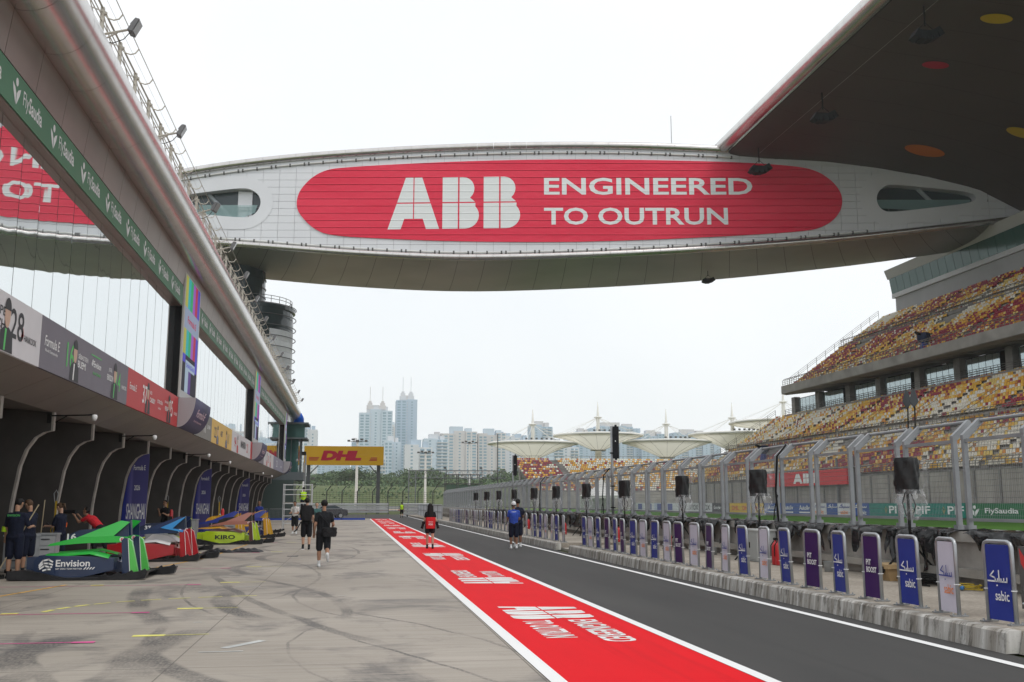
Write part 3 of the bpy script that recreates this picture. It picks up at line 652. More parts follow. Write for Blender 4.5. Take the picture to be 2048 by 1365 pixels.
for u0, u1 in cols:
    if u1 < -66 or u0 > 82: continue
    zs = [ev(BOTC, u0)] + [39.2 + RH * i for i in range(18)]
    for z0 in [37.2 + RH * i for i in range(18)]:
        z1 = z0 + RH; g = .02
        tl, tr = ev(TOPC, u0) - .95, ev(TOPC, u1) - .95; bl, brr = ev(BOTC, u0) + .75, ev(BOTC, u1) + .75
        q = [(u0 + g, max(z0 + g, bl)), (u1 - g, max(z0 + g, brr)), (u1 - g, min(z1 - g, tr)), (u0 + g, min(z1 - g, tl))]
        if q[3][1] <= q[0][1] + .05 and q[2][1] <= q[1][1] + .05: continue
        q = [(a, b) for a, b in q]
        if q[3][1] < q[0][1]: q[3] = (q[0][0] + .01, q[0][1] + .01)
        if q[2][1] < q[1][1]: q[2] = (q[1][0] - .01, q[1][1] + .01)
        if all(inside(p, BAN) for p in q): continue
        if any(inside(p, s) for s in (WL_, WR_) for p in q + [((u0 + u1) / 2, (z0 + z1) / 2)]): continue
        if all(inside(p, s) for p in q for s in (SL_,)) or all(inside(p, SR_) for p in q): continue
        build(MB().ext([BP(a, b, .1) for a, b in q], BN * .12), 'cladding_panel', CLAD, br)
GLD = M('dark_glazing', (.045, .065, .075), .15, .0); TEAL = M('teal_glass', (.30, .46, .46), .06, .0, alpha=.55)
for W_, S_ in ((WL_, SL_), (WR_, SR_)):
    n = len(W_); mb = MB(); m_ = min(len(W_), len(S_))
    cw = (sum(p[0] for p in W_) / n, sum(p[1] for p in W_) / n)
    O_ = [BP(a, b, .04) for a, b in S_]; I_ = [BP(a, b, .04) for a, b in W_[:m_]]; D_ = [BP(a, b, 1.6) for a, b in W_[:m_]]
    b0 = 0; mb.v += [tuple(p) for p in O_ + I_ + D_]
    for i in range(m_):
        j = (i + 1) % m_; mb.f.append((i, j, m_ + j, m_ + i)); mb.f.append((m_ + i, m_ + j, 2 * m_ + j, 2 * m_ + i)); mb.m += [0, 0]
    build(mb, 'window_surround', CLAD, br)
    build(MB().poly([BP(a, b, 1.5) for a, b in W_]), 'window_recess', GLD, br)
    us_ = [p[0] for p in W_]; ua, ub = max(min(us_), -56) + .5, max(us_) - .4; zc = cw[1]
    mb = MB(); mb.tube([BP(ua, zc - .3, 1.0), BP(ub, zc - .35, 1.0)], .05, 6); mb.tube([BP(ua, zc - .9, 1.0), BP(ub, zc - .9, 1.0)], .05, 6)
    for u in np.arange(ua, ub, 1.6): mb.tube([BP(u, zc - 2, 1.0), BP(u, zc - .3, 1.0)], .05, 5)
    build(mb, 'balustrade', LH, br)
    build(MB().tube([BP(ub - 8.2, zc + 2.0, 1.2), BP(ub - 4.2, zc - 2.2, 1.2)], .32, 10), 'strut', M('strut_grey', (.3, .33, .35), .5), br, smooth=True)
    if W_ is WL_: build(MB().bb((0, 0, 0), (.01, .01, .01)).ext([BP(ub - 3.4, zc - 2.2, 1.25), BP(ub - 1.2, zc - 2, 1.25), BP(ub - 1.2, zc + 2.2, 1.25), BP(ub - 3.4, zc + 2.3, 1.25)], BN * .2), 'column', CLAD, br)
    build(MB().poly([BP(ua - 1, zc - .1, .6), BP(ub - .2, zc - .1, .6), BP(ub - .5, zc - 1.3, .6), BP(ub - 2.2, zc - 2.1, .6), BP(ua - 1, zc - 1.4, .6)]), 'glass_screen', TEAL, br)
# red banner with taut horizontal folds
g = G('banner_red', .48); s = g.sep()
wv = g.math('FRACT', g.math('DIVIDE', g.math('SUBTRACT', s[2], 40.0), 1.14))
rid = g.ramp(wv, [(0, .0), (.80, .10), (.90, 1.0), (.96, .15), (1, 0)])
wob = g.noise(g.mapping((.6, .6, 1.2)), 1.4, 4); g.bump(g.math('ADD', g.math('MULTIPLY', rid, .8), g.math('MULTIPLY', wob, .6)), 1.0, .16)
va = g.noise(g.mapping((.06, .06, .3)), 1, 3); g.color(g.ramp(va, [(.3, (.76, .030, .075)), (.7, (.84, .050, .10))]))
ban = build(MB().ext([BP(a, b, -.09) for a, b in BAN], BN * .14), 'slogan_banner', g.m, br)
gw = G('banner_letters', .5); s = gw.sep()
wv = gw.math('FRACT', gw.math('DIVIDE', gw.math('SUBTRACT', s[2], 40.0), 1.14)); rid = gw.ramp(wv, [(0, .0), (.80, .10), (.90, 1.0), (.96, .15), (1, 0)])
wob = gw.noise(gw.mapping((.6, .6, 1.2)), 1.4, 4); gw.bump(gw.math('ADD', gw.math('MULTIPLY', rid, .8), gw.math('MULTIPLY', wob, .4)), .8, .10)
gw.b.inputs['Base Color'].default_value = (.80, .82, .825, 1); BLW = gw.m
ps, tw = abb_pieces()
o0 = BP(-17.83, 42.95, -.11); ws, hs = 20.3, 8.2
for k in range(3):
    mb = MB()
    for p in ps[4 * k:4 * k + 4]: flat(mb, [(a / tw * ws, b * hs + .012 * a / tw * ws) for a, b in p], o0, BU, PZ)
    build(mb, 'letter', BLW, ban)
for txt, u0, z0, w in (('ENGINEERED', 6.15, 48.46, 32.1), ('TO OUTRUN', 6.13, 43.7, 28.2)):
    mb = MB(); lettering(mb, txt, BP(u0, z0, -.11), BU, PZ, w, 2.72, 0, .02); build(mb, 'slogan_line', BLW, ban)
# light rods clipped below the top tube and above the bottom tube
ROD = M('light_rod', (.70, .70, .68), .4, .2); RB = M('rod_bracket', (.10, .10, .10), .6)
for C, off, ua, ub in ((TOPC, -1.75, -66, 33), (BOTC, 1.15, -66, 52)):
    u = ua
    while u < ub:
        z0, z1 = ev(C, u) + off, ev(C, u + 4.9) + off
        rd = build(MB().tube([BP(u, z0, -.12), BP(u + 4.9, z1, -.12)], .12, 8), 'light_rod', ROD, br)
        mb = MB()
        for t in (.05, .5, .95): mb.box(BP(u + 4.9 * t, z0 + (z1 - z0) * t, -.1), (.22, .3, .42))
        build(mb, 'rod_bracket', RB, rd); u += 5.08
build(MB().tube([BP(26.5, 56.5, 3), BP(26.5, 62.5, 3)], .05, 5), 'antenna', LH, br)

# ================================================================== STAIR TOWER under the bridge's left end
st = thing('stair_tower', 'round grey stair tower with stacked ring louvres and dark glass top', 'tower', (-18, 168, 0))
TG = M('tower_cladding', (.76, .775, .80), .5, .0, var=.15, vs=.3); TD = M('tower_glass', (.03, .05, .055), .15, 0)
c0 = (-17.6, 168, 0); r0 = 7.2
for k in range(18):
    z0 = 2 + k * 1.72
    if z0 > 31: break
    mb = MB().lathe([(r0, 0), (r0, 1.68)], (c0[0], c0[1], z0), 40); build(mb, 'cladding_ring', TG if k < 16 else TD, st, smooth=True)
for k in range(19):
    z0 = 2.6 + k * 1.72
    mb = MB()
    for j in range(41): pass
    mb.tube([(c0[0] + (r0 + .42) * math.cos(t), c0[1] + (r0 + .42) * math.sin(t), z0) for t in np.linspace(-2.7, .9, 30)], .075, 6); build(mb, 'ring_louvre', M('louvre_dark', (.12, .125, .13), .5), st)
build(MB().lathe([(0, 32.9), (r0 + .3, 32.9), (r0 + .3, 33.5), (r0, 33.6), (0, 33.6)], c0, 40).lathe([(r0 - .05, 30), (r0 - .05, 33)], c0, 40), 'top_storey', TD, st, smooth=False)
for k in range(9):
    t = -2.2 + k * .3; mb = MB(); z = 24 - k * 0
    zz = 33 - (12 if k < 2 else 8.5 if k < 3 else 5 if k < 4 else 2.6)
    if k < 5: build(MB().grid(lambda a, b, t=t, zz=zz: (c0[0] + (r0 + .06) * math.cos(t + .29 * a), c0[1] + (r0 + .06) * math.sin(t + .29 * a), zz + (33 - zz) * b), 3, 1), 'dark_glazing', TD, st)
mb = MB()
for k in range(26):
    t = 2 * math.pi * k / 26; p = (c0[0] + 6.9 * math.cos(t), c0[1] + 6.9 * math.sin(t)); mb.tube([(*p, 33.6), (*p, 34.9)], .05, 5)
for z in (34.9, 34.4): mb.tube([(c0[0] + 6.9 * math.cos(t), c0[1] + 6.9 * math.sin(t), z) for t in np.linspace(0, 6.283, 40)], .05, 5)
build(mb, 'handrail', LH, st)
nk = MB()
for k in range(5): nk.lathe([(4.6, 33.6 + k * 1.5), (4.6, 35.0 + k * 1.5), (4.75, 35.0 + k * 1.5), (4.75, 35.1 + k * 1.5)], (-19.6, 166, 0), 32)
build(nk, 'neck', TD, st, smooth=False)

# lower annex with green glass at the end of the pit building
an = thing('glazed_annex', 'green glass stair annex at the far end of the pit building', 'building', (-9, 118, 0))
GG = M('green_glass', (.06, .14, .13), .1, .3); GF = M('annex_frame', (.12, .14, .15), .5)
build(MB().bb((-14, 114, 0), (-6.4, 119, 4.2)), 'lower_storey', M('annex_dark', (.05, .075, .07), .3), an)
build(MB().bb((-14, 115, 4.2), (-5.4, 121, 5.1)), 'floor_deck', GF, an)
build(MB().bb((-14, 117.5, 5.1), (-6.2, 121, 8.9)), 'glass_storey', GG, an)
build(MB().bb((-14, 116.6, 8.9), (-5.2, 121.4, 9.1)), 'canopy_deck', GF, an); build(MB().bb((-14, 116.8, 9.1), (-5.5, 121.2, 10.6)), 'upper_glass', GG, an); build(MB().bb((-14, 116.4, 10.6), (-5.1, 121.6, 10.8)), 'roof_deck', GF, an)
mb = MB()
for i in range(7): mb.box((-6.0 + .0, 117.6 + .6 * i, 7), (.1, .08, 3.8))
for i in range(8): mb.box((-13 + i * 1.0, 117.45, 7), (.08, .1, 3.8))
build(mb, 'mullions', GF, an)
mb = MB()
for i in range(9): mb.tube([(-5.5, 115.2 + .7 * i, 5.1), (-5.5, 115.2 + .7 * i, 6.2)], .03, 5)
for z in (5.5, 5.85, 6.2): mb.tube([(-5.5, 115, z), (-5.5, 121, z)], .03, 5)
build(mb, 'railing', RST, an)

# ================================================================== GRANDSTAND
gs = thing('grandstand', 'two tier concrete grandstand with red, yellow and white seats', 'grandstand', (82, 130, 0))
GC = M('stand_concrete', (.27, .255, .235), .8, var=.22, vs=.35, bump=.15, bs=6); GCD = M('stand_concrete_dark', (.20, .19, .18), .85, var=.3, vs=.5)
WALLC = G('stand_wall', .85); s = WALLC.sep(); a = WALLC.noise(WALLC.mapping((.3, 1.1, .12)), 1.3, 6, .65); b = WALLC.noise(WALLC.mapping((.3, .3, .5)), .7, 4)
WALLC.color(WALLC.mix(WALLC.ramp(a, [(.4, 0), (.7, .7)]), WALLC.ramp(b, [(.3, (.30, .275, .245)), (.7, (.40, .375, .345))]), (.16, .145, .13)))
LOW = dict(x=62.4, z=5.15, n=24, dx=.83, dz=.545, y0=66, y1=186)
UPP = dict(x=78.6, z=22.75, n=20, dx=.92, dz=.655, y0=90, y1=171)
gap_rows = {'L': (11, 12), 'U': (11, 12)}
def tier(T, nm):
    mb = MB(); x, z = T['x'], T['z']
    P = [(x, T['y0'], z - 1)]
    for i in range(T['n']):
        P += [(x + i * T['dx'], T['y0'], z + i * T['dz']), (x + (i + 1) * T['dx'], T['y0'], z + i * T['dz'])]
    P += [(x + T['n'] * T['dx'], T['y0'], z + T['n'] * T['dz'] - 1.2)]
    mb.ext(P, (0, T['y1'] - T['y0'], 0)); build(mb, nm, GC, gs)
tier(LOW, 'lower_terrace'); tier(UPP, 'upper_terrace')
# retaining wall, in bays between ribs
for i in range(30):
    y0 = 64 + i * 4.1
    if y0 > 184: break
    build(MB().bb((62.0, y0 + .02, 0), (62.38, y0 + 4.08, 4.95)), 'wall_panel', WALLC.m, gs)
    build(MB().bb((61.86, y0 - .12, 0), (62.0, y0 + .12, 4.9)), 'wall_rib', GCD, gs)
build(MB().bb((62.38, 64, 0), (80, 186, 3.8)), 'under_stand', GCD, gs)
build(MB().bb((61.95, 64, 4.95), (62.9, 186, 5.13)), 'parapet', GCD, gs)
# glazed lounge level between the tiers
xg, z0, z1 = 82.6, 18.25, 21.4
build(MB().bb((xg + 1.2, 70, z0), (100, 178, z1)), 'lounge_core', BLKM, gs)
build(MB().bb((82.3, 70, 16.5), (96, 180, 18.2)), 'lounge_floor', GCD, gs)
build(MB().bb((81.9, 70, 17.3), (82.3, 181, 18.3)), 'lounge_kerb', M('stand_grey', (.27, .255, .245), .7, var=.1), gs)
LGL = M('lounge_glass', (.42, .50, .52), .06, .75)
y = 84; k = 0
while y < 176:
    for j in range(5):
        build(MB().bb((xg, y + j * 1.5 + .05, z0 + .1), (xg + .06, y + (j + 1) * 1.5 - .05, z1 - .4)), 'lounge_pane', LGL, gs)
    build(MB().bb((xg - .6, y + 7.9, z0), (xg + .5, y + 9.3, z1)), 'lounge_column', GCD, gs); y += 9.9 if k % 2 else 11.2; k += 1
mb = MB()
for y in np.arange(80, 181, 1.5): mb.tube([(82.0, y, 18.3), (82.0, y, 19.3)], .04, 4)
for z in (18.7, 19.0, 19.3): mb.tube([(82.0, 80, z), (82.0, 181, z)], .04, 5)
build(mb, 'lounge_railing', M('rail_dark', (.13, .125, .12), .6), gs)
# upper tier slab, front beam and raking soffit
build(MB().ext([(77.6, 88, 21.35), (78.4, 88, 21.2), (88, 88, 22.4), (88, 88, 23.4), (77.6, 88, 22.8)], (0, 84, 0)), 'upper_slab', GC, gs)
for y in np.arange(92, 172, 9.0): build(MB().ext([(79, y, 21.28), (90, y, 21.0), (90, y, 22.6)], (0, .6, 0)), 'raking_beam', GCD, gs)
build(MB().ext([(77.5, 88, 21.4), (77.58, 88, 21.4), (77.58, 88, 22.82), (77.5, 88, 22.82)], (0, 84.05, 0)), 'front_beam', GC, gs)
# back wall and glazed box over the upper tier
xb = 97.2
build(MB().bb((xb, 88, 34), (xb + 3, 165, 38.6)), 'rear_wall', M('rear_wall_grey', (.36, .36, .37), .6, var=.08, vs=.2), gs)
build(MB().bb((xb - .35, 88, 38.6), (xb + 3, 165.6, 39.4)), 'sill_band', M('sill_white', (.55, .55, .57), .5), gs)
for y in np.arange(100, 165, 2.2): build(MB().ext([(xb - .1, y, 39.4), (xb - .55, y, 42.3), (xb - .45, y, 42.3), (xb, y, 39.4)], (0, 2.12, 0)), 'box_pane', M('box_glass', (.035, .10, .09), .12, .1), gs)
build(MB().bb((xb + .3, 88, 39.4), (xb + 6, 164.6, 42.3)), 'box_core', M('box_dark', (.05, .06, .06), .6), gs)
build(MB().ext([(xb - .6, 88, 42.3), (xb - 1.2, 88, 43.9), (xb + 6, 88, 44.4), (xb + 6, 88, 42.3)], (0, 78.4, 0)), 'box_roof', M('box_roof_grey', (.42, .42, .42), .5, .2), gs)
# seats
SEATC = [(.68, .64, .55), (.68, .38, .045), (.56, .24, .05), (.27, .025, .05), (.66, .49, .15)]
SEATM = [M('seat_%d' % i, c, .55, var=.12, vs=.7) for i, c in enumerate(SEATC)]
random.seed(11); rng = random.Random(5)
def pick(T, y, r):
    w = math.sin(y * .115 + r * .23) + .6 * math.sin(y * .05 - r * .31 + 2) + (.75 if T is UPP else .1)
    if w < -.35: p = (.66, .10, .08, .03, .13)
    elif w < .15: p = (.38, .28, .10, .05, .19)
    elif w < .75: p = (.14, .36, .18, .17, .15)
    else: p = (.05, .14, .14, .60, .07)
    x = rng.random(); acc = 0
    for i, q in enumerate(p):
        acc += q
        if x < acc: return i
    return 0
seats = []
for T, nm in ((LOW, 'L'), (UPP, 'U')):
    for r in range(T['n']):
        if r in gap_rows[nm][1:]: continue
        y = max(T['y0'], 72 if nm == 'L' else 95) + .3
        while y < T['y1'] - .4:
            aisle = ((y + r * .12) % 13.2) < 1.1
            vom = r in (8, 9, 10) and (y % 26.4) < 4.0
            if not aisle and not vom and rng.random() > .012:
                seats.append((T['x'] + r * T['dx'] + .42, y, T['z'] + r * T['dz'], pick(T, y, r)))
            y += .52
def seat_v(x, y, z, s=.21):
    return [(x - .26, y - s, z + .34), (x - .26, y + s, z + .34), (x + .12, y + s, z + .30), (x + .12, y - s, z + .30), (x + .20, y - s, z + .76), (x + .20, y + s, z + .76), (x - .24, y - s, z + .26), (x - .24, y + s, z + .26), (x + .25, y - s, z + .30), (x + .25, y + s, z + .30)]
SF = [(0, 3, 2, 1), (3, 4, 5, 2), (0, 1, 7, 6), (4, 8, 9, 5), (6, 7, 9, 8), (0, 6, 8, 3), (3, 8, 4), (1, 2, 9, 7), (2, 5, 9)]
vis = sorted([q for q in seats if 700 + 2017 * q[0] / q[1] < 2110 and q[2] < 18], key=lambda q: q[1])
single = set(id(q) for q in vis[:300])
smesh = [MB().add(seat_v(0, 0, 0), SF).mesh('seat', m) for m in SEATM]
mb = MB(); tm = tuple(gs.location)
for q in seats:
    if id(q) in single: put('seat', smesh[q[3]], gs, (q[0], q[1], q[2]))
    else: mb.add(seat_v(*q[:3]), SF, q[3])
build(mb, 'seat_rows', SEATM, gs, kind='stuff')
# stepped aisles
for T, nm in ((LOW, 'L'), (UPP, 'U')):
    build(MB().bb((T['x'] + 11 * T['dx'] - .1, T['y0'], T['z'] + 11 * T['dz'] - .2), (T['x'] + 11 * T['dx'] + .15, T['y1'], T['z'] + 11 * T['dz'] + .35)), 'cross_aisle_wall', GCD, gs)
# railings with bent tops along each tier edge
RD = M('stand_rail', (.16, .145, .125), .6, .2, var=.2)
def bent_rail(x, z, y0, y1, h, nm, step=.95):
    mb = MB()
    for y in np.arange(y0, y1, step): mb.tube([(x, y, z), (x, y, z + h * .75), (x + h * .28, y, z + h)], .045, 4)
    for k in (.25, .5, .75): mb.tube([(x, y0, z + h * k), (x, y1, z + h * k)], .035, 4)
    mb.tube([(x + h * .28, y0, z + h), (x + h * .28, y1, z + h)], .05, 5)
    build(mb, nm, RD, gs)
bent_rail(62.1, 5.1, 66, 186, 1.1, 'front_railing'); bent_rail(77.7, 22.8, 90, 172, 1.3, 'upper_front_railing')
bent_rail(LOW['x'] + 11 * LOW['dx'], LOW['z'] + 11 * LOW['dz'] + .3, 72, 186, 1.1, 'aisle_railing'); bent_rail(UPP['x'] + 11 * UPP['dx'], UPP['z'] + 11 * UPP['dz'] + .3, 95, 171, 1.2, 'upper_aisle_railing')
for T, yy, nm in ((LOW, 186, 'end_railing'), (UPP, 171, 'upper_end_railing')):
    mb = MB(); pts = [(T['x'] + i * T['dx'], yy - .1, T['z'] + i * T['dz']) for i in range(0, T['n'] + 1, 2)]
    for p in pts: mb.tube([p, (p[0], p[1], p[2] + 1.5)], .04, 4)
    for h in (.8, 1.15, 1.5): mb.tube([(p[0], p[1], p[2] + h) for p in pts], .035, 4)
    build(mb, nm, RD, gs)
for y in np.arange(85, 185, 13.2):          # sloping handrails beside the lower aisles
    mb = MB(); a_, b_ = 1, 10
    for h in (.5, .95): mb.tube([(LOW['x'] + a_ * .83, y + .3, LOW['z'] + a_ * .545 + h), (LOW['x'] + b_ * .83, y - 1, LOW['z'] + b_ * .545 + h)], .035, 4)
    for h in (.5, .95): mb.tube([(LOW['x'] + 12 * .83, y - 1, LOW['z'] + 12 * .545 + h), (LOW['x'] + 18 * .83, y - 2, LOW['z'] + 18 * .545 + h)], .035, 4)
    for t in (1, 4, 7, 10, 12, 15, 18): mb.tube([(LOW['x'] + t * .83, y + .3 - t * .13, LOW['z'] + t * .545), (LOW['x'] + t * .83, y + .3 - t * .13, LOW['z'] + t * .545 + .95)], .035, 4)
    build(mb, 'aisle_handrail', RD, gs)

# ---- grandstand roof
rf2 = thing('grandstand_roof', 'dark wing roof with coloured discs hanging over the grandstand at upper right', 'roof', (80, 100, 50))
RP = [(55.6, 55.9), (56.2, 55.2), (58, 54.75), (62, 54.4), (71, 53.9), (79, 52.85), (86, 51.55), (94, 49.5), (100, 46.2), (106, 42.2)]
SOF2 = M('roof_soffit', (.085, .068, .062), .6, .1, var=.10, vs=.06, bump=.02, bs=.5)
ROOF0, ROOF1 = 30, 131
def rz(x): return float(np.interp(x, [p[0] for p in RP], [p[1] for p in RP]))
for i in range(17):
    y0 = ROOF0 + i * 6.6; y1 = y0 + 6.57
    def rp(a, b, y0=y0, y1=y1):
        x = 56.2 + (106 - 56.2) * a; lim = lambda yy: min(yy, 146 - math.tan(BA) * (x - 22) + .3)
        y = y0 + (y1 - y0) * b; 
        return (x, min(y, 146.2 - math.tan(BA) * (x - 22)), rz(x))
    if y0 > 146: break
    o = build(MB().grid(rp, 26, 1), 'soffit_strip', SOF2, rf2, smooth=True)
build(MB().grid(lambda a, b: (56.2 + 49.8 * a, ROOF0 + (146 - math.tan(BA) * (34.2 + 49.8 * a) - ROOF0) * b, rz(56.2 + 49.8 * a) + .12), 26, 1), 'soffit_backing', BLKM, rf2)
build(MB().grid(lambda a, b: (55.4 + 52 * a, ROOF0 + (176 - math.tan(BA) * (33 + 52 * a) - ROOF0) * b, 57.6 + 5 * math.sin(a * 3) - 9 * a * a), 12, 1), 'roof_top', STEEL, rf2, smooth=True)
for i in range(19):
    y0 = ROOF0 + i * 6; y1 = min(y0 + 5.97, 141)
    if y0 > 140: break
    autosmooth(build(MB().tube([(55.55, y0, 56.35), (55.55, y1, 56.35)], 1.05, 20), 'edge_tube', STEEL, rf2), 40)
build(MB().tube([(60.3, ROOF0, rz(60.3) - .05), (60.3, 138, rz(60.3) - .05)], .013, 5), 'soffit_wire', M('wire_pale', (.6, .58, .55), .5), rf2)
for x, y, r, c, nm in ((68.3, 92.2, 1.9, (.62, .42, .02), 'yellow'), (68.4, 104, 1.75, (.50, .02, .05), 'red'), (81.2, 127.6, 3.1, (.62, .17, .02), 'orange'), (88.0, 115.6, 2.2, (.62, .42, .02), 'yellow')):
    zz = rz(x); sl = (rz(x + r) - rz(x - r)) / (2 * r); mb = MB()
    mb.poly([(x + .95 * r * math.cos(t), y + .55 * r * math.sin(t), rz(x) + sl * r * math.cos(t) - .12 - .25 * abs(math.cos(t)) * 0) for t in np.linspace(0, -6.283, 33)[:-1]])
    o = build(mb, 'ceiling_disc', M('disc_' + nm, c, .6), rf2, label=nm + ' ceiling disc')
# line-array loudspeakers hung from roof and bridge
ls = thing('loudspeaker_array', 'black curved loudspeaker array hanging from the roof, nearest the camera', 'loudspeaker', (0, 0, 0), 0, 'loudspeaker arrays')
for k in range(5):
    t = -.55 + k * .30; x, z = 1.35 * math.sin(t) * 1.25, -3.0 + 1.5 * (1 - math.cos(t)) + .25 * math.sin(t)
    put('cabinet', MB().box((x, 0, z), (.48, 1.0, .8), ry=-t * .9).mesh('cabinet', M('speaker_black', (.02, .022, .025), .6)), ls, world=False)
put('hanger', MB().tube([(0, 0, 0), (0, 0, -1.9)], .07, 6).tube([(-.9, 0, -2.6), (0, 0, -1.6), (.8, 0, -2.3)], .035, 5).box((0, 0, -2.35), (1.5, .1, .1)).mesh('hanger', BLKM), ls, world=False)
spk = [((59.6, 92.0, rz(59.6)), 1.0, 0), ((59.4, 115.4, rz(59.4)), 1.0, 0), ((59.4, 136.2, rz(59.4)), .95, 0)]
ls.location = spk[0][0]; ls.scale = (1.3, 1.3, 1.2)
dup(ls, spk[1][0], 0, 'black curved loudspeaker array hanging from the roof, second from the camera'); dup(ls, spk[2][0], 0, 'black curved loudspeaker array hanging in front of the red banner')
b4 = dup(ls, tuple(BP(33.2, ev(BOTC, 33) + .1, 11)), .1, 'black loudspeaker pair hanging beneath the bridge'); b4.scale = (.8, .8, .8)
# ================================================================== PIT WALL SIDE
KC = G('kerb_concrete', .85); s_ = KC.sep()
a = KC.noise(KC.mapping((1, 3.2, .12)), 1.5, 5, .6); b = KC.noise(KC.mapping((2, 2, 2)), 2, 4)
mrz = KC.n('ShaderNodeMapRange'); KC.l(s_[2], mrz.inputs[0]); mrz.inputs[1].default_value = .0; mrz.inputs[2].default_value = .26
col = KC.ramp(a, [(.38, (.26, .235, .205)), (.50, (.40, .38, .35)), (.60, (.60, .585, .56))])
dirt = KC.math('MULTIPLY', KC.ramp(KC.noise(KC.mapping((1, 5, 1.2)), 1.6, 6, .75), [(.50, 0), (.62, 1)]), .8)
KC.color(KC.mix(dirt, col, (.085, .075, .062))); KC.bump(b, .3, .01)
PLT = G('platform_top', .85); a = PLT.noise(PLT.mapping((.6, .6, 1)), 1.4, 6, .6); f = PLT.noise(PLT.mapping((8, 8, 8)), 2, 4)
PLT.color(PLT.mix(PLT.ramp(f, [(.4, .4), (.6, 0)]), PLT.ramp(a, [(.3, (.24, .21, .175)), (.7, (.42, .375, .32))]), (.15, .13, .11))); PLT.bump(f, .25, .01)
pl = thing('pit_wall_platform', 'stained concrete platform with white painted kerb under the sponsor boards', 'platform', (9, 30, 0))
for y0, y1 in ((10.72, 34.2), (36.4, 88.0)):
    build(MB().bb((7.62, y0 + .01, -.02), (10.75, y1 - .01, .25)), 'platform_slab', PLT.m, pl)
    y = y0
    while y < y1 - .3:
        e = min(y + 1.0, y1)
        build(MB().ext([(7.40, y + .006, 0), (7.43, y + .006, .225), (7.46, y + .006, .253), (7.615, y + .006, .253), (7.615, y + .006, 0)], (0, e - y - .012, 0)), 'kerb_block', KC.m, pl); y = e
build(MB().ext([(7.55, 10.3, 0), (7.55, 10.70, 0), (7.62, 10.70, .245), (7.62, 10.58, .245)], (2.9, 0, 0)), 'end_ramp', CON, pl)
build(MB().bb((7.62, 34.2, -.01), (10.75, 36.4, .08)), 'step_slab', CON, pl)
build(MB().bb((7.42, -4, -.01), (10.75, 10.28, .02)), 'ground_slab', PLT.m, pl)
build(MB().bb((7.42, 88.1, -.01), (10.75, 148, .12)), 'low_slab', PLT.m, pl)

pw = thing('pit_wall', 'grey concrete pit wall with pale coping behind the sponsor boards', 'wall', (11, 40, 0))
WC = M('wall_concrete', (.33, .31, .285), .8, var=.3, vs=1.3, bump=.2, bs=14)
for i in range(60):
    y0 = 4 + i * 2.0
    build(MB().bb((10.76, y0 + .012, -.02), (11.26, y0 + 1.988, 1.02)), 'wall_block', WC, pw)
build(MB().bb((10.66, 4, 1.02), (11.34, 124, 1.2)), 'coping', M('coping', (.36, .345, .32), .8, var=.25, vs=2), pw)
build(MB().bb((10.55, 4, .42), (10.75, 124, .56)), 'cable_ledge', CON, pw)
# black plastic thrown over the coping, one torn sheet after another
PLS = M('black_plastic', (.010, .010, .011), .22, var=.2, vs=5, bump=.35, bs=5)
rng = random.Random(21)
pts_y = [9.6, 13.2, 16.2, 18.8, 21.2, 24.4, 27.0, 30.2, 33.0, 37.0, 41.5, 46, 51, 57, 63, 70, 78]
for i, (ya, yb) in enumerate(zip(pts_y[:-1], pts_y[1:])):
    ya += rng.uniform(.05, .4); hang = rng.uniform(.35, .75); sd_ = rng.random() * 9
    def fn(a, b, ya=ya, yb=yb, hang=hang, sd_=sd_):
        y = ya + (yb - ya) * a + .05 * math.sin(b * 9 + sd_ + a * 3)
        w = .03 * math.sin(a * (yb - ya) * 9 + sd_) + .025 * math.sin(a * (yb - ya) * 23 + b * 7) + .012 * math.sin(a * 71 + b * 13 + sd_)
        ln = .75 + hang * (.6 + .5 * math.sin(a * 11 + sd_) + .45 * math.sin(a * 29 + sd_ * 2)) ; ln = max(.75, ln); s = b * (ln + .25)
        if s < .25: return (11.40, y, 1.0 + s * .9 + w * .5)
        s -= .25
        if s < .7: return (11.36 - s, y, 1.208 + .5 * abs(w))
        s -= .7
        return (10.60 - .05 * b - abs(w) * 1.6 - .05 * math.sin(a * 17 + s * 8), y, 1.22 - s)
    o = build(MB().grid(fn, int((yb - ya) * 14), 16), 'plastic_sheet', PLS, smooth=True)
    tag(o, 'torn black plastic sheet over the pit wall coping, %s from the right edge' % ORD(i), 'plastic sheet', 'black plastic sheets on the pit wall')

# ---- debris fence in framed units
fe = thing('debris_fence', 'galvanised debris fence with bent tops standing on the pit wall', 'fence', (11, 50, 1.2))
GAL = M('galvanised', (.30, .312, .325), .5, .35, var=.10, vs=3); WIR = M('fence_wire', (.27, .28, .29), .5, .3)
UW = 1.66
pmesh = MB().box((0, 0, .83), (.085, .075, 1.66)).mesh('post', GAL)
tmesh = MB().ext([(-.05, -.042, 1.64), (.05, -.042, 1.64), (.38, -.042, 1.95), (.30, -.042, 2.03), (-.05, -.042, 1.72)], (0, .084, 0)).mesh('post_arm', GAL)
rails = [MB().tube([(.34, .0, 1.99), (.34, UW, 1.99)], .035, 8).mesh('top_rail', GAL), MB().box((0, UW / 2, 1.62), (.05, UW, .06)).mesh('middle_rail', GAL), MB().box((0, UW / 2, .20), (.05, UW, .055)).mesh('bottom_rail', GAL)]
wm = MB()
def wire(a, b, r=.0035): wm.tube([a, b], r, 3, False)
for k in range(1, 33): y = UW * k / 33; wm.tube([(.03, y, .18), (.03, y, 1.62), (.34, y, 1.97)], .0023, 3, False)
for k in range(1, 14): z = .18 + 1.44 * k / 14; wire((.034, .03, z), (.034, UW - .03, z), .0038)
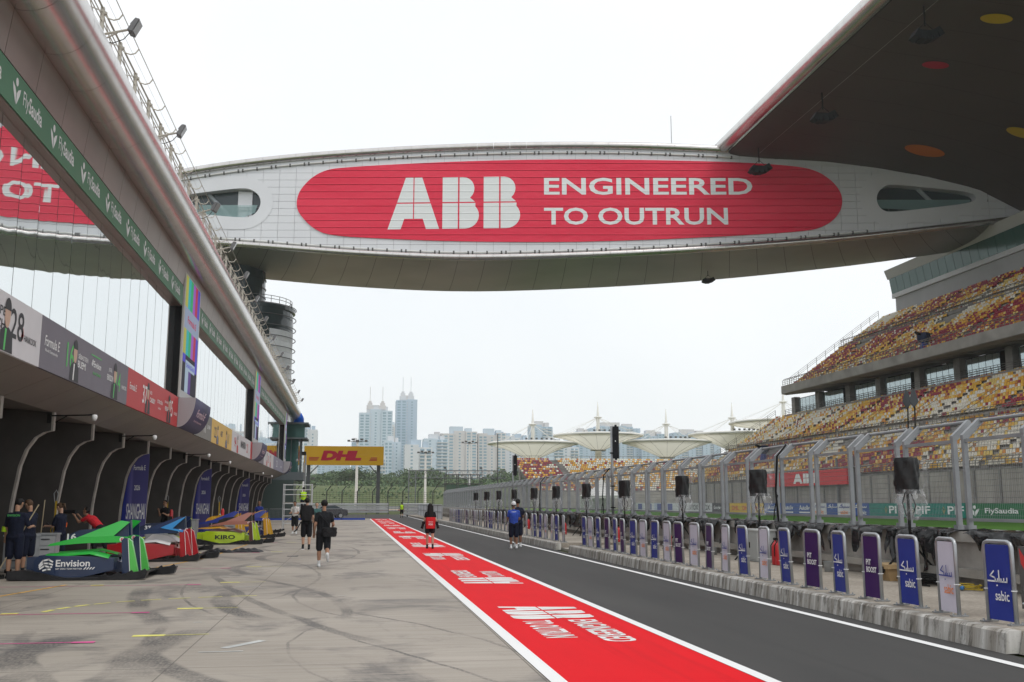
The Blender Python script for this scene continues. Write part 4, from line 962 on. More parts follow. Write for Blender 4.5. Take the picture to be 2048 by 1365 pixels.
for k in range(1, 4): wire((.03 + .31 * k / 4, .03, 1.62 + .35 * k / 4), (.03 + .31 * k / 4, UW - .03, 1.62 + .35 * k / 4), .004)
wmesh = wm.mesh('wire_mesh', WIR)
shoe = MB().box((0, 0, .05), (.16, .13, .10)).mesh('post_shoe', GAL)
y = 17.0 - 1.98 * 4; n_un = 0
while y < 121:
    for yy in (y, y + UW):
        p = put('post', pmesh, fe, (11.0, yy, 1.2)); put('post_arm', tmesh, p, world=False); put('post_shoe', shoe, p, world=False)
    for r in rails: put(r.name, r, fe, (11.0, y, 1.2))
    put('wire_mesh', wmesh, fe, (11.0, y, 1.2)); y += 1.98

# ---- sponsor boards on the platform
PB_B, PB_W, PB_P = M('board_blue', (.028, .045, .27), .45, var=.05), M('board_white', (.60, .57, .66), .5, var=.04), M('board_purple', (.05, .015, .105), .45, var=.05)
FRM = M('board_frame', (.40, .415, .43), .38, .7, var=.06, vs=3); OR = M('print_orange', (.75, .22, .05), .5); BLU = M('print_blue', (.06, .08, .30), .5)
BH, BW = .975, .47
def make_board(kind):
    root = bpy.data.objects.new('sponsor_board', None); COL.objects.link(root)
    r = .027; q = .07
    path = [(0, -BW / 2, .0), (0, -BW / 2, BH - q), (0, -BW / 2 + q * .3, BH - q * .3), (0, -BW / 2 + q, BH), (0, BW / 2 - q, BH), (0, BW / 2 - q * .3, BH - q * .3), (0, BW / 2, BH - q), (0, BW / 2, 0)]
    put('frame', MB().tube(path, r, 10).mesh('frame', FRM, True), root, world=False)
    pm_ = put('panel', MB().grid(lambda a, b: (-.012 + .012 * math.sin(b * 3.1 + .3) * math.sin(a * 3.14), -BW / 2 + .03 + (BW - .06) * a, .035 + (BH - .07) * b), 6, 12).mesh('panel', {'b': PB_B, 'w': PB_W, 'p': PB_P}[kind], True), root, world=False)
    put('panel_back', MB().box((.012, 0, BH / 2), (.012, BW - .06, BH - .07)).mesh('panel_back', PB_W), root, world=False)
    for s in (-1, 1): put('foot', MB().box((0, s * BW / 2, .008), (.22, .07, .016)).tube([(-.08, s * BW / 2, .01), (-.08, s * BW / 2, .04)], .012, 6).tube([(.08, s * BW / 2, .01), (.08, s * BW / 2, .04)], .012, 6).mesh('foot', FRM), root, world=False)
    mb = MB(); X = -.0285; u = -PY                  # seen from the lane (from -X) reading runs towards the camera
    if kind == 'p': lettering(mb, 'PIT', (X, .12, .515), u, PZ, .14, .085, 0, .03); lettering(mb, 'BOOST', (X, .12, .405), u, PZ, .29, .085, 0, .03)
    else:
        strokes(mb, ARAB, (X, .175, .43), u, PZ, .33, .20, .018, 0); lettering(mb, 'sabic', (X, .06, .27), u, PZ, .235, .12, 1, .012)
    put('lettering', mb.mesh('lettering', [T_W, T_W] if kind != 'w' else [BLU, OR]), pm_, world=False)
    tie = MB()
    for s in (-1, 1): tie.tube([(-.04, s * BW / 2, .40), (.0, s * (BW / 2 + .036), .40), (.04, s * BW / 2, .40), (.0, s * (BW / 2 - .036), .40), (-.04, s * BW / 2, .40)], .006, 5)
    put('cable_tie', tie.mesh('cable_tie', T_W), root, world=False)
    return root
near = list('bwbpbpbw') + list('bwpwpwbwb') + list('pbpbb')          # nearest first
near = ['b', 'w', 'b', 'p', 'b', 'p', 'b', 'w', 'b', 'w', 'p', 'w', 'p', 'w', 'b', 'w', 'b', 'p', 'b', 'p', 'b', 'w', 'b']
far = [random.choice('bwbwbp') for _ in range(40)]; far[0] = 'w'; far[1] = 'b'; far[2] = 'w'
proto = {}; CN = {'b': 'blue', 'w': 'white', 'p': 'purple'}
used = {}
rng = random.Random(2)
def place_board(kind, y, label):
    if kind not in proto: proto[kind] = make_board(kind); r = proto[kind]
    elif not used.get(kind): r = proto[kind]
    else: r = None
    x = 7.83 + rng.uniform(-.03, .03); rz = rng.uniform(-.10, .10); loc = (x, y, .253)
    if not used.get(kind):
        r = proto[kind]; r.location = loc; r.rotation_euler = (0, 0, rz); tag(r, label, 'sponsor board', 'sponsor boards along the platform'); used[kind] = 1
    else:
        r = dup(proto[kind], loc, rz, label, 'sponsor boards along the platform'); r['category'] = 'sponsor board'; r.rotation_euler = (rng.uniform(-.015, .015), rng.uniform(-.035, .02), rz)
    return r
TXT = {'b': 'white Arabic and Latin lettering', 'w': 'blue and orange lettering', 'p': 'two white words'}
for i, k in enumerate(near): place_board(k, 11.4 + 1.01 * i, '%s board with %s, %s in the near row' % (CN[k], TXT[k], ORD(i) if i else 'nearest the camera'))
for i, k in enumerate(far): place_board(k, 37.0 + 1.13 * i, 'small %s board, %s in the far row past the platform gap' % (CN[k], ORD(i) if i else 'first'))

# ---- monitors wrapped in plastic on stands
def clear_plastic():
    g = G('clear_plastic', .22); g.b.inputs['Base Color'].default_value = (.75, .76, .77, 1)
    a = g.noise(g.mapping((4, 4, 3)), 1.5, 4, .5, .8); g.bump(a, .8, .06)
    al = g.ramp(a, [(.42, .05), (.55, .15), (.67, .50)]); g.l(al, g.b.inputs['Alpha']); return g.m
CPL = clear_plastic()
mo = thing('wrapped_monitor', 'black monitor wrapped in plastic on a pole above the pit wall, nearest the camera', 'monitor', (0, 0, 0), 0, 'wrapped monitors along the pit wall')
def blob(a, b, sx, sy, zlo, zhi, seed, top=1.0, bot=.45):
    t = 2 * math.pi * a; z = zlo + (zhi - zlo) * b
    k = bot + (top - bot) * min(1, b * 2.1); k *= (1 if b < .93 else .93)
    sq = (abs(math.cos(t)) ** 4 + abs(math.sin(t)) ** 4) ** -.25
    w = 1 + .05 * math.sin(5 * t + seed + b * 7) + .04 * math.sin(11 * t - b * 17 + seed)
    return (sx * k * sq * math.cos(t) * w, sy * k * sq * math.sin(t) * w, z)
put('screen', MB().grid(lambda a, b: blob(a, b, .15, .215, 1.62, 2.30, 1, 1, .96), 28, 14).mesh('screen', M('screen_wrap', (.010, .010, .011), .38, bump=.25, bs=6), True), mo, world=False)
put('screen_core', MB().box((0, 0, 1.96), (.2, .36, .62)).mesh('screen_core', BLKM), mo, world=False)
put('plastic_wrap', MB().grid(lambda a, b: tuple(Vector(blob(a, b, .20, .27, 1.12, 1.70, 3, 1, .34)) + Vector((.03, -.05 * (1 - b), 0))), 40, 16).mesh('plastic_wrap', CPL, True), mo, world=False)
put('plastic_flap', MB().grid(lambda a, b: (.17 + .03 * math.sin(9 * a + 4 * b), (-.34 + .66 * a) * (1 - .12 * b * b) + .02 * math.sin(7 * b), 1.55 + .80 * b + .02 * math.sin(8 * a)), 16, 14).mesh('plastic_flap', CPL, True), mo, world=False)
put('pole', MB().tube([(0, 0, .3), (0, 0, 1.7)], .028, 8).tube([(0, .05, 1.2), (-.03, .1, 1.45), (.02, .06, 1.65)], .012, 5).tube([(.02, -.05, 1.15), (.05, -.12, 1.4), (0, -.06, 1.66)], .012, 5).mesh('pole', BLKM), mo, world=False)
for dx, dy in ((-.55, -.35), (-.45, .5), (.1, -.6)): put('tripod_leg', MB().tube([(0, 0, .75), (dx, dy, .0)], .02, 6).mesh('tripod_leg', BLKM), mo, world=False)
my = [17.7, 24.8, 30.9, 37.8, 44.2, 51, 57.4, 64.6, 71.5, 78, 85]
for i, y in enumerate(my):
    L = (10.42, y, .25)
    if i == 0: mo.location = L; mo.rotation_euler = (0, 0, .5)
    else: dup(mo, L, .5 + random.uniform(-.35, .35), 'black monitor wrapped in plastic on a pole above the pit wall, %s from the camera' % ORD(i))

# ---- pit signal panels and fence antennas
sp = thing('signal_panel', 'tall black signal panel on a pole over the fence, larger and nearer', 'signal', (0, 0, 0), 0, 'signal panels over the fence')
put('pole', MB().tube([(0, 0, .0), (0, 0, 3.75)], .06, 10).mesh('pole', GAL, True), sp, world=False)
put('panel', MB().box((-.02, -.18, 3.05), (.14, .24, 1.36)).tube([(-.02, -.18, 2.3), (-.02, -.18, 3.8)], .05, 8).mesh('panel', M('panel_black', (.012, .013, .016), .5)), sp, world=False)
put('lens', MB().box((-.10, -.18, 3.1), (.03, .03, .06)).mesh('lens', T_W), sp, world=False)
for z in (.3, 1.2, 2.6): put('clamp', MB().box((0, -.02, z), (.16, .2, .05)).mesh('clamp', BLKM), sp, world=False)
sp.location = (10.95, 41.6, 1.2); sp.rotation_euler = (0, 0, 1.1)
dup(sp, (10.95, 68.4, 1.2), 1.1, 'tall black signal panel on a pole over the fence, smaller and farther')
for i, y in enumerate((18.72, 18.98)):
    t = thing('flag_antenna', ('dark diamond antenna on a fence post, left of the pair', 'dark diamond antenna on a fence post, right of the pair')[1 - i], 'antenna', (11.3, y, 3.1), 0, 'pair of antennas on the fence')
    put('rod', MB().tube([(-.1, 0, -.1), (-.02, 0, .12), (0, 0, .55)], .014, 6).mesh('rod', BLKM), t, world=False)
    put('vane', MB().ext([(-.02, -.005, .5), (-.11, -.005, .66), (-.03, -.005, .92), (.03, -.005, .86), (.09, -.005, .64)], (0, .012, 0)).mesh('vane', M('vane_grey', (.06, .065, .07), .5)), t, world=False)
    put('clamp', MB().box((-.08, 0, -.08), (.10, .08, .14)).mesh('clamp', BLKM), t, world=False)
for i, y in enumerate((24.7, 43, 58)):
    o = build(MB().tube([(10.9, y, 1.2), (10.88, y + .06, 2.0), (10.93, y, 2.9), (11.2, y + .02, 3.2)], .028, 6).tube([(10.9, y, 1.9), (10.86, y + .15, 1.5), (10.9, y + .3, 1.25)], .016, 5), 'cable_bundle', BLKM)
    tag(o, 'black cable bundle strapped up a fence post, %s' % ('nearest the camera', 'second from the camera', 'third from the camera')[i], 'cable', 'cables on the fence')

# ---- clutter on the platform
def lathe_o(name, prof, loc, mat, n=16): return put(name, MB().lathe(prof, (0, 0, 0), n, capb=True, capt=True).mesh(name, mat, True), None, loc)
XR = M('extinguisher_red', (.50, .02, .025), .35)
exs = [(9.95, 22.6, 1), (9.75, 30.3, 1), (9.9, 36.8, 0), (9.8, 46, 0), (9.85, 56, 0)]
for i, (x, y, pr) in enumerate(exs):
    t = thing('fire_extinguisher', 'red fire extinguisher standing by the pit wall, %s from the right edge' % ORD(i), 'extinguisher', (x, y, .253), 0, 'extinguishers by the pit wall')
    for k in range(2 if pr else 1):
        b_ = put('cylinder', MB().lathe([(.085, 0), (.09, .03), (.09, .42), (.06, .5), (.025, .53), (.025, .57)], (.0, k * .2, 0), 14, capb=True, capt=True).mesh('cylinder', XR, True), t, world=False)
        put('valve', MB().box((0, k * .2, .6), (.05, .12, .05)).tube([(0, k * .2 + .03, .58), (-.09, k * .2 + .05, .45), (-.1, k * .2 + .04, .2)], .012, 5).mesh('valve', BLKM), b_, world=False)
cr = thing('tool_case', 'tan plastic tool case with lid under the pit wall', 'case', (10.2, 18.1, .253))
put('body', MB().ext([(-.22, -.36, 0), (.22, -.36, 0), (.25, -.36, .22), (-.25, -.36, .22)], (0, .72, 0)).mesh('body', M('case_tan', (.33, .22, .11), .6, var=.15)), cr, world=False)
put('lid', MB().box((0, 0, .26), (.54, .78, .08)).mesh('lid', M('case_lid', (.40, .28, .15), .6, var=.15)), cr, world=False)
for s in (-.2, .2): put('latch', MB().box((-.27, s, .2), (.02, .09, .12)).mesh('latch', BLKM), cr, world=False)
cab = thing('equipment_cabinet', 'pale grey equipment cabinet standing against the pit wall', 'cabinet', (10.2, 24.4, .253))
put('body', MB().box((0, 0, .38), (.5, 1.0, .74)).mesh('body', M('cabinet_grey', (.40, .41, .40), .55, var=.08)), cab, world=False)
put('top', MB().box((0, 0, .77), (.54, 1.06, .04)).mesh('top', M('cabinet_top', (.47, .48, .47), .5)), cab, world=False)
for s in (-.25, .25): d_ = put('door', MB().box((-.255, s, .38), (.012, .46, .66)).mesh('door', M('cabinet_door', (.36, .37, .36), .55)), cab, world=False); put('handle', MB().box((-.27, s * .3, .4), (.02, .02, .14)).mesh('handle', BLKM), d_, world=False)
for i, (x, y) in enumerate(((10.1, 27.4), (10.05, 29.0), (9.7, 34.6), (10.1, 20.4))):
    o = put('bucket', MB().lathe([(.10, 0), (.12, .2), (.135, .21), (.12, .2), (.09, .02), (0, .02)], (0, 0, 0), 16, capb=True).mesh('bucket', M('bucket_grey', (.38, .40, .41), .5), True), None, (x, y, .253 if y < 32 else .08))
    tag(o, 'small grey bucket by the pit wall, %s from the right' % ('second', 'third', 'fourth', 'first')[i], 'bucket', 'buckets by the pit wall')
o = put('water_bottle', MB().lathe([(.03, 0), (.035, .02), (.035, .17), (.015, .2), (.015, .23)], (0, 0, 0), 12, capb=True, capt=True).mesh('water_bottle', M('bottle_blue', (.03, .16, .40), .2), True), None, (10.05, 15.6, .30), (0, R(88), .9)); tag(o, 'blue drinks bottle lying by the pit wall', 'bottle')
mb = MB(); rr = random.Random(9)
for k in range(3): mb.tube([(10.3 + .22 * math.cos(t) * rr.uniform(.7, 1.2), 15.9 + .35 * math.sin(t) * rr.uniform(.7, 1.2), .27 + .03 * k) for t in np.linspace(0, 6.2, 12)], .012, 5)
tag(build(mb, 'hose_coil', M('hose_yellow', (.50, .36, .04), .5)), 'coiled yellow hose by the pit wall', 'hose')
mb = MB()
for k in range(9): mb.tube([(10.2 + .25 * math.cos(t + k) * rr.uniform(.6, 1.2), 17.0 + .5 * math.sin(t * 1.3) * rr.uniform(.7, 1.2), .27 + .02 * k) for t in np.linspace(0, 6.2, 14)], .014, 5)
tag(build(mb, 'cable_heap', [BLKM]), 'heap of black and red cables beside the tool case', 'cable')
# grey-red trolley at the right edge of the platform
tr = thing('pit_trolley', 'dark grey trolley with red swoosh at the right edge of the platform', 'trolley', (9.0, 11.75, .253))
put('body', MB().box((0, 0, .48), (.6, .9, .80)).mesh('body', M('trolley_grey', (.11, .105, .10), .45)), tr, world=False)
put('swoosh', MB().poly([(-.304, .42, .86), (-.304, .40, .66), (-.304, .22, .42), (-.304, .05, .32), (-.304, .18, .55), (-.304, .30, .72)][::-1]).mesh('swoosh', T_R), tr, world=False)
put('handle', MB().tube([(-.3, -.2, .12), (-.42, -.2, .16), (-.42, .25, .16), (-.3, .25, .12)], .018, 6).mesh('handle', FRM), tr, world=False)
for sx in (-1, 1):
    for sy in (-1, 1): put('wheel', MB().tube([(sx * .25 - .02, sy * .38, .05), (sx * .25 + .02, sy * .38, .05)], .05, 12).mesh('wheel', BLKM), tr, world=False)

# ---- advertising hoarding across the track
ho = thing('track_hoarding', 'row of sponsor banners along the wall below the grandstand', 'hoarding', (61, 130, 0))
def hoard(y0, y1, col, items, nm):
    m = M('hoard_' + nm, col, .55, var=.06, vs=.5)
    p = build(MB().bb((60.9, y0 + .03, .16), (61.0, y1 - .03, 1.68)), 'hoarding_panel', m, ho)
    mb = MB()
    for txt, a, w, z, h, mi in items:
        if txt == '*': bird(mb, (60.885, y1 - a, z), -PY, PZ, w, h, mi)
        elif txt == '#': flat(mb, [(0, 0), (w, 0), (w, h), (0, h)], (60.885, y1 - a, z), -PY, PZ, mi)
        elif txt == '~': strokes(mb, ARAB, (60.885, y1 - a, z), -PY, PZ, w, h, .10, mi)
        else: lettering(mb, txt, (60.88, y1 - a, z), -PY, PZ, w, h, mi, .02)
    build(mb, 'hoarding_lettering', [T_W, T_R, T_Y, BLU, OR, T_K, M('print_gold', (.30, .26, .10), .6)], p, world=False)
blue, green, dgreen, wht, yel = (.035, .09, .30), (.02, .20, .16), (.02, .15, .06), (.62, .62, .64), (.65, .42, .03)
hoard(72, 84, dgreen, [('*', 1, 1.4, .35, 1.1, 0), ('FlySaudia', 3, 7, .6, .6, 0)], 'saudia0')
hoard(84, 93.0, dgreen, [('*', .8, 1.5, .35, 1.1, 0), ('FlySaudia', 3.2, 5, .55, .65, 0)], 'saudia')
hoard(93.0, 112, green, [('PIF', 4.5, 2.8, .5, .85, 0), ('PIF', 10, 2.8, .5, .85, 0), ('PIF', 16, 2.8, .5, .85, 0), ('*', 3.5, .6, .5, .8, 6), ('*', 9, .6, .5, .8, 6), ('*', 15, .6, .5, .8, 6)], 'pif')
hoard(112, 116.3, blue, [('~', .6, 3, .95, .6, 0), ('sabic', 1.6, 2, .3, .5, 0)], 'sabicb'); hoard(116.3, 120, wht, [('~', .5, 2.6, .95, .6, 3), ('sabic', .8, 2, .3, .5, 4)], 'sabicw0')
hoard(120, 123, blue, [('~', .4, 2.4, .9, .6, 0)], 'sabicb2'); hoard(123, 127, wht, [('~', .5, 3, .95, .6, 3), ('sabic', .8, 2.4, .3, .5, 4)], 'sabicw')
hoard(127, 143, blue, [('Autoliv', 1.5, 3.2, .75, .6, 0), ('Autoliv', 6.8, 3.2, .75, .6, 0), ('Autoliv', 12, 3.2, .75, .6, 0), ('#', 1.5, 3.2, .32, .2, 0), ('#', 6.8, 3.2, .32, .2, 0), ('#', 12, 3.2, .32, .2, 0)], 'auto')
hoard(143, 157, yel, [('DHL', 1.2, 2.8, .55, .7, 1), ('DHL', 5.6, 2.8, .55, .7, 1), ('DHL', 10, 2.8, .55, .7, 1)], 'dhl')
hoard(157, 165, (.05, .05, .055), [('Google Cloud', .8, 6, .5, .7, 0)], 'blk')
hoard(165, 178, wht, [('ATOX', 1, 5, .45, .95, 5), ('ATOX', 7, 5, .45, .95, 5)], 'atox')
for i in range(5): hoard(178 + 6.8 * i, 184.8 + 6.8 * i, wht if i != 2 else (.45, .5, .62), [('#', 2, 3, .3, 1.2, 3)], 'wb%d' % i)
# red billboard on posts in front of the stand wall
bb_ = thing('trackside_billboard', 'red billboard with three white letters hung on the grandstand wall', 'billboard', (61.3, 131, 0))
bd = build(MB().bb((61.25, 117.8, 4.0), (61.5, 142.6, 5.95)), 'board', M('billboard_red', (.58, .02, .025), .5, var=.04), bb_)
mb = MB(); abb(mb, (61.23, 133.3, 4.32), -PY, PZ, 7.6, 1.35); build(mb, 'lettering', T_W, bd, world=False)
for y in (116.6, 121, 140): build(MB().tube([(61.6, y, 0), (61.6, y, 7.4)], .16, 8), 'post', LH, bb_)
build(MB().tube([(61.4, 112, 6.1), (61.4, 146, 6.1)], .1, 6), 'beam', LH, bb_)
# covered television cameras among the seats
for i, (x, y, z) in enumerate(((68.2, 159.5, 9.3), (79.6, 128.5, 23.6))):
    t = thing('covered_camera', ('television camera under dark blue cover in the lower tier', 'television camera under dark blue cover in the upper tier')[i], 'camera', (x, y, z), .4, 'covered cameras in the stand')
    put('cover', MB().grid(lambda a, b: blob(a, b, .8, .9, .5, 1.9, 2, .9, .55), 20, 10).mesh('cover', M('cover_navy', (.02, .03, .07), .6), True), t, world=False)
    put('lens', MB().tube([(-.3, 0, 1.6), (-1.5, .2, 1.9)], .2, 10).mesh('lens', BLKM), t, world=False)
    put('pedestal', MB().lathe([(.7, -.6), (.45, .5)], (0, 0, 0), 10).mesh('pedestal', M('cover_blue', (.02, .04, .22), .6)), t, world=False)
# ================================================================== FAR END OF THE PIT LANE
def gx(px, Y): return Y * math.tan(R(9.042) + math.atan((px - 1024) / 2017.0))
def gz(py, px, Y): az = R(9.042) + math.atan((px - 1024) / 2017.0); return 1.7 + (1006 - py) / 2017.0 * Y / math.cos(az) * math.cos(az - R(9.042))
ga = thing('sign_gantry', 'yellow gantry sign with red lettering on two dark posts over the pit exit', 'gantry', (-1.3, 160, 0))
sg = build(MB().bb((-7.5, 159.8, 7.55), (4.85, 160.5, 10.5)), 'sign', M('gantry_yellow', (.47, .265, .010), .55, var=.05, vs=.3), ga)
mb = MB(); Yg = 159.77
lettering(mb, 'DHL', (-4.95, Yg, 8.25), PX, PZ, 6.2, 1.55, 0, .075, .30)
for k in range(3):
    flat(mb, [(0, 0), (1.55 - .12 * (2 - k), 0), (1.62 - .12 * (2 - k), .11), (0, .11)], (-6.75, Yg, 8.25 + .2 * k), PX, PZ); flat(mb, [(0, 0), (1.25 - .1 * k, 0), (1.25 - .1 * k, .11), (.08, .11)], (2.55 + .12 * k, Yg, 8.25 + .2 * k), PX, PZ)
build(mb, 'sign_lettering', M('gantry_red', (.33, .008, .03), .55), sg)
POST = M('gantry_post', (.07, .075, .08), .55)
for x in (-6.8, 4.1):
    p = build(MB().bb((x - .28, 160.55, 0), (x + .28, 161.1, 7.6)), 'post', POST, ga)
    mb = MB()
    for z in (2.5, 5): mb.box((x, 160.82, z), (.8, .7, .1))
    build(mb, 'collar', POST, p)
build(MB().bar((-5.3, 160.6, 7.5), (-6.6, 160.6, 6.2), .16), 'brace', POST, ga); build(MB().bar((2.7, 160.6, 7.5), (3.9, 160.6, 6.2), .16), 'brace', POST, ga)
# steel safety fence across the end
ef = thing('end_fence', 'dark mesh fence with bent posts closing off the end of the pit lane', 'fence', (-4, 168, 0))
DK = M('fence_dark', (.09, .09, .09), .6)
for i in range(18):
    x = -22 + i * 2.55
    if x > 14: break
    build(MB().tube([(x, 172, 0), (x, 172, 3.6), (x + .7, 171.6, 4.5)], .09, 6), 'post', DK, ef)
mb = MB()
for z in np.arange(.4, 3.8, .34): mb.tube([(-24, 172, z), (14, 172, z)], .022, 3)
for x in np.arange(-24, 14, .55): mb.tube([(x, 172, .3), (x, 172, 3.7)], .018, 3)
build(mb, 'wire_mesh', DK, ef, kind='stuff')
def guardrail(name, label, x0, x1, y, tiers=3, col=(.36, .37, .38)):
    t = thing(name, label, 'guardrail', ((x0 + x1) / 2, y, 0)); m = M('guardrail_steel', col, .5, .4, var=.15, vs=.5)
    for k in range(tiers):
        z = .25 + .36 * k; mb = MB()
        mb.ext([(x0, y, z), (x0, y - .08, z + .06), (x0, y - .02, z + .14), (x0, y - .08, z + .22), (x0, y, z + .30), (x0, y + .03, z + .15)], (x1 - x0, 0, 0)); build(mb, 'rail', m, t)
    for x in np.arange(x0 + .5, x1, 3.2): build(MB().bb((x, y + .04, 0), (x + .15, y + .2, .25 + .36 * tiers)), 'post', DK, t)
guardrail('guardrail', 'three tier steel guardrail below the end fence', -24, 5.4, 150, 4)
guardrail('guardrail', 'short steel guardrail beside the walking marshal', 6.2, 9.5, 124, 4)
guardrail('guardrail', 'long steel guardrail on the far side of the run-off', -60, 30, 228, 2)
# blue-footed crowd barriers and parked car
for i, x in enumerate((-9.3, -6.9, -4.5, -2.1, .2)):
    t = thing('crowd_barrier', 'grey crowd barrier on blue foot strip, %s from the left' % ('first', 'second', 'third', 'fourth', 'fifth')[i], 'barrier', (x, 103, 0), 0, 'crowd barriers at the apron end')
    mb = MB().tube([(-1.1, 0, .15), (-1.1, 0, 1.1), (1.1, 0, 1.1), (1.1, 0, .15), (-1.1, 0, .15)], .022, 6)
    for k in range(1, 18): mb.tube([(-1.1 + 2.2 * k / 18, 0, .15), (-1.1 + 2.2 * k / 18, 0, 1.1)], .008, 4)
    put('frame', mb.mesh('frame', GAL), t, world=False)
    put('foot_strip', MB().box((0, 0, .09), (2.38, .35, .18)).mesh('foot_strip', M('strip_blue', (.03, .07, .36), .6)), t, world=False)
pc = thing('parked_car', 'dark grey hatchback parked behind the crowd barriers', 'car', (-2.6, 112, 0), R(12))
CP = M('car_paint', (.05, .055, .065), .25, .5, coat=.6)
body = [(-2.1, .35), (-2.15, .75), (-1.9, .92), (-1.1, .98), (-.5, 1.42), (.7, 1.48), (1.6, 1.05), (2.1, .95), (2.15, .5), (2.05, .32)]
o = put('body', MB().ext([(x, -.86, z) for x, z in body], (0, 1.72, 0)).mesh('body', CP), pc, world=False)
bv = o.modifiers.new('bevel', 'BEVEL'); bv.width = .08; bv.segments = 2
put('window', MB().ext([(-.95, -.875, 1.0), (-.45, -.875, 1.36), (.65, -.875, 1.42), (1.3, -.875, 1.06)], (0, .02, 0)).mesh('window', GLD), pc, world=False)
put('windscreen', MB().ext([(-1.08, -.72, 1.0), (-.54, -.72, 1.42), (-.56, -.72, 1.44), (-1.12, -.72, 1.02)], (0, 1.44, 0)).mesh('windscreen', GLD), pc, world=False)
for sx in (-1.35, 1.3):
    for sy in (-.86, .86):
        w = put('wheel', MB().tube([(sx, sy - .1, .32), (sx, sy + .1, .32)], .32, 18).mesh('wheel', BLKM), pc, world=False); put('rim', MB().tube([(sx, sy - .11, .32), (sx, sy + .11, .32)], .2, 12).mesh('rim', GAL), w, world=False)
put('headlight', MB().box((-2.12, -.6, .8), (.08, .35, .12)).mesh('headlight', T_W), pc, world=False); put('headlight', MB().box((-2.12, .6, .8), (.08, .35, .12)).mesh('headlight', T_W), pc, world=False)
# scaffold tower with work platform
sf = thing('scaffold_tower', 'aluminium scaffold tower with a seated marshal at the end of the garages', 'scaffold', (-3.3, 64, 0))
ALU = M('aluminium', (.55, .56, .57), .4, .6)
for sx in (-.85, .85):
    for sy in (-.6, .6):
        build(MB().tube([(-3.3 + sx, 64 + sy, .1), (-3.3 + sx, 64 + sy, 2.85)], .03, 6), 'leg', ALU, sf); build(MB().tube([(-3.3 + sx, 64 + sy - .02, .06), (-3.3 + sx, 64 + sy + .02, .06)], .07, 10), 'castor', BLKM, sf)
for z in (.45, .9, 1.3, 1.65, 2.2, 2.5, 2.8):
    mb = MB()
    for sy in (-.6, .6): mb.tube([(-4.15, 64 + sy, z), (-2.45, 64 + sy, z)], .02, 5)
    for sx in (-.85, .85): mb.tube([(-3.3 + sx, 63.4, z), (-3.3 + sx, 64.6, z)], .02, 5)
    build(mb, 'rung', ALU, sf)
build(MB().bb((-4.1, 63.45, 1.68), (-2.5, 64.55, 1.73)), 'platform', CON, sf)
mb = MB().bar((-4.1, 63.4, .5), (-2.5, 63.4, 1.65), .03); build(mb, 'brace', ALU, sf)
# light pole with camera left of the sign
lp = thing('camera_mast', 'slim steel mast with a camera box left of the gantry sign', 'mast', (-3.9, 86, 0))
build(MB().tube([(-3.9, 86, 0), (-3.9, 86, 5.7)], .07, 8), 'pole', GAL, lp); build(MB().box((-4.05, 86, 5.8), (.35, .3, .3)), 'camera_box', BLKM, lp); build(MB().tube([(-4.4, 86, 5.3), (-3.9, 86, 5.35)], .03, 6).lathe([(0, -.15), (.1, -.1), (.1, .05), (0, .1)], (-4.6, 86, 5.25), 10), 'side_camera', GAL, lp)
# truss portal and camera scaffold beyond the boards
tp = thing('truss_portal', 'pale steel truss portal crossing the pit exit', 'portal', (12, 175, 0))
mb = MB(); TX0, TX1 = 9.8, 27
for z in (6.0, 7.3):
    for y in (176, 177): mb.tube([(TX0, y, z), (TX1, y, z)], .07, 5)
for i in range(14):
    x = TX0 + i * 1.23
    for y in (176, 177): mb.tube([(x, y, 6), (x + .62, y, 7.3), (x + 1.23, y, 6)], .04, 4)
build(mb, 'truss_beam', GAL, tp)
mb = MB()
for y in (176, 177):
    for dx in (0, 1.2): mb.tube([(TX0 + dx, y, 0), (TX0 + dx, y, 7.3)], .07, 5)
for i in range(5): mb.tube([(TX0, 176, i * 1.25), (TX0 + 1.2, 176, i * 1.25 + .62), (TX0, 176, i * 1.25 + 1.25)], .04, 4)
build(mb, 'truss_leg', GAL, tp)
cs = thing('camera_scaffold', 'dark camera scaffold with lamps above the far boards', 'scaffold', (12.5, 122, 0))
for sx in (0, 1.5, 3.0, 4.4):
    for sy in (0, 2): build(MB().tube([(11.3 + sx, 122 + sy, 0), (11.3 + sx, 122 + sy, 5.2)], .045, 5), 'pole', DK, cs)
for z in (1.6, 3.2, 4.0, 5.1): build(MB().tube([(11.2, 122, z), (15.8, 122, z)], .04, 5).tube([(11.2, 124, z), (15.8, 124, z)], .04, 5).tube([(11.3, 122, z), (11.3, 124, z)], .04, 5), 'ledger', DK, cs)
build(MB().bb((11.4, 124.05, 1.7), (15.6, 124.1, 3.9)), 'screen_cloth', M('scaffold_green', (.10, .16, .12), .8, alpha=.75), cs)
for x in (11.3, 15.7): build(MB().tube([(x, 122, 5.1), (x, 122, 5.9)], .03, 5).box((x - .15, 122, 5.9), (.3, .25, .2)), 'lamp', DK, cs)
build(MB().tube([(18.5, 128, 0), (18.5, 128, 10.5)], .07, 6), 'aerial', DK, cs)
# grey pit-exit gates right of the marshal
for i in range(7):
    y = 90 + i * 4.6; t = thing('exit_gate', 'pale grey railing panel by the far pit wall, %s along the lane' % ORD(i), 'railing', (8.0, y, 0), 0, 'railing panels at the pit exit')
    mb = MB().tube([(0, 0, .2), (0, 0, 1.5), (0, 4.3, 1.5), (0, 4.3, .2)], .05, 5).tube([(0, 0, .9), (0, 4.3, .9)], .04, 5); put('frame', mb.mesh('frame', GAL), t, world=False)
    bm_ = MB()
    for k in range(1, 14): bm_.box((0, 4.3 * k / 14, .85), (.03, .12, 1.2))
    put('slats', bm_.mesh('slats', M('gate_grey', (.45, .47, .50), .6)), t, world=False)
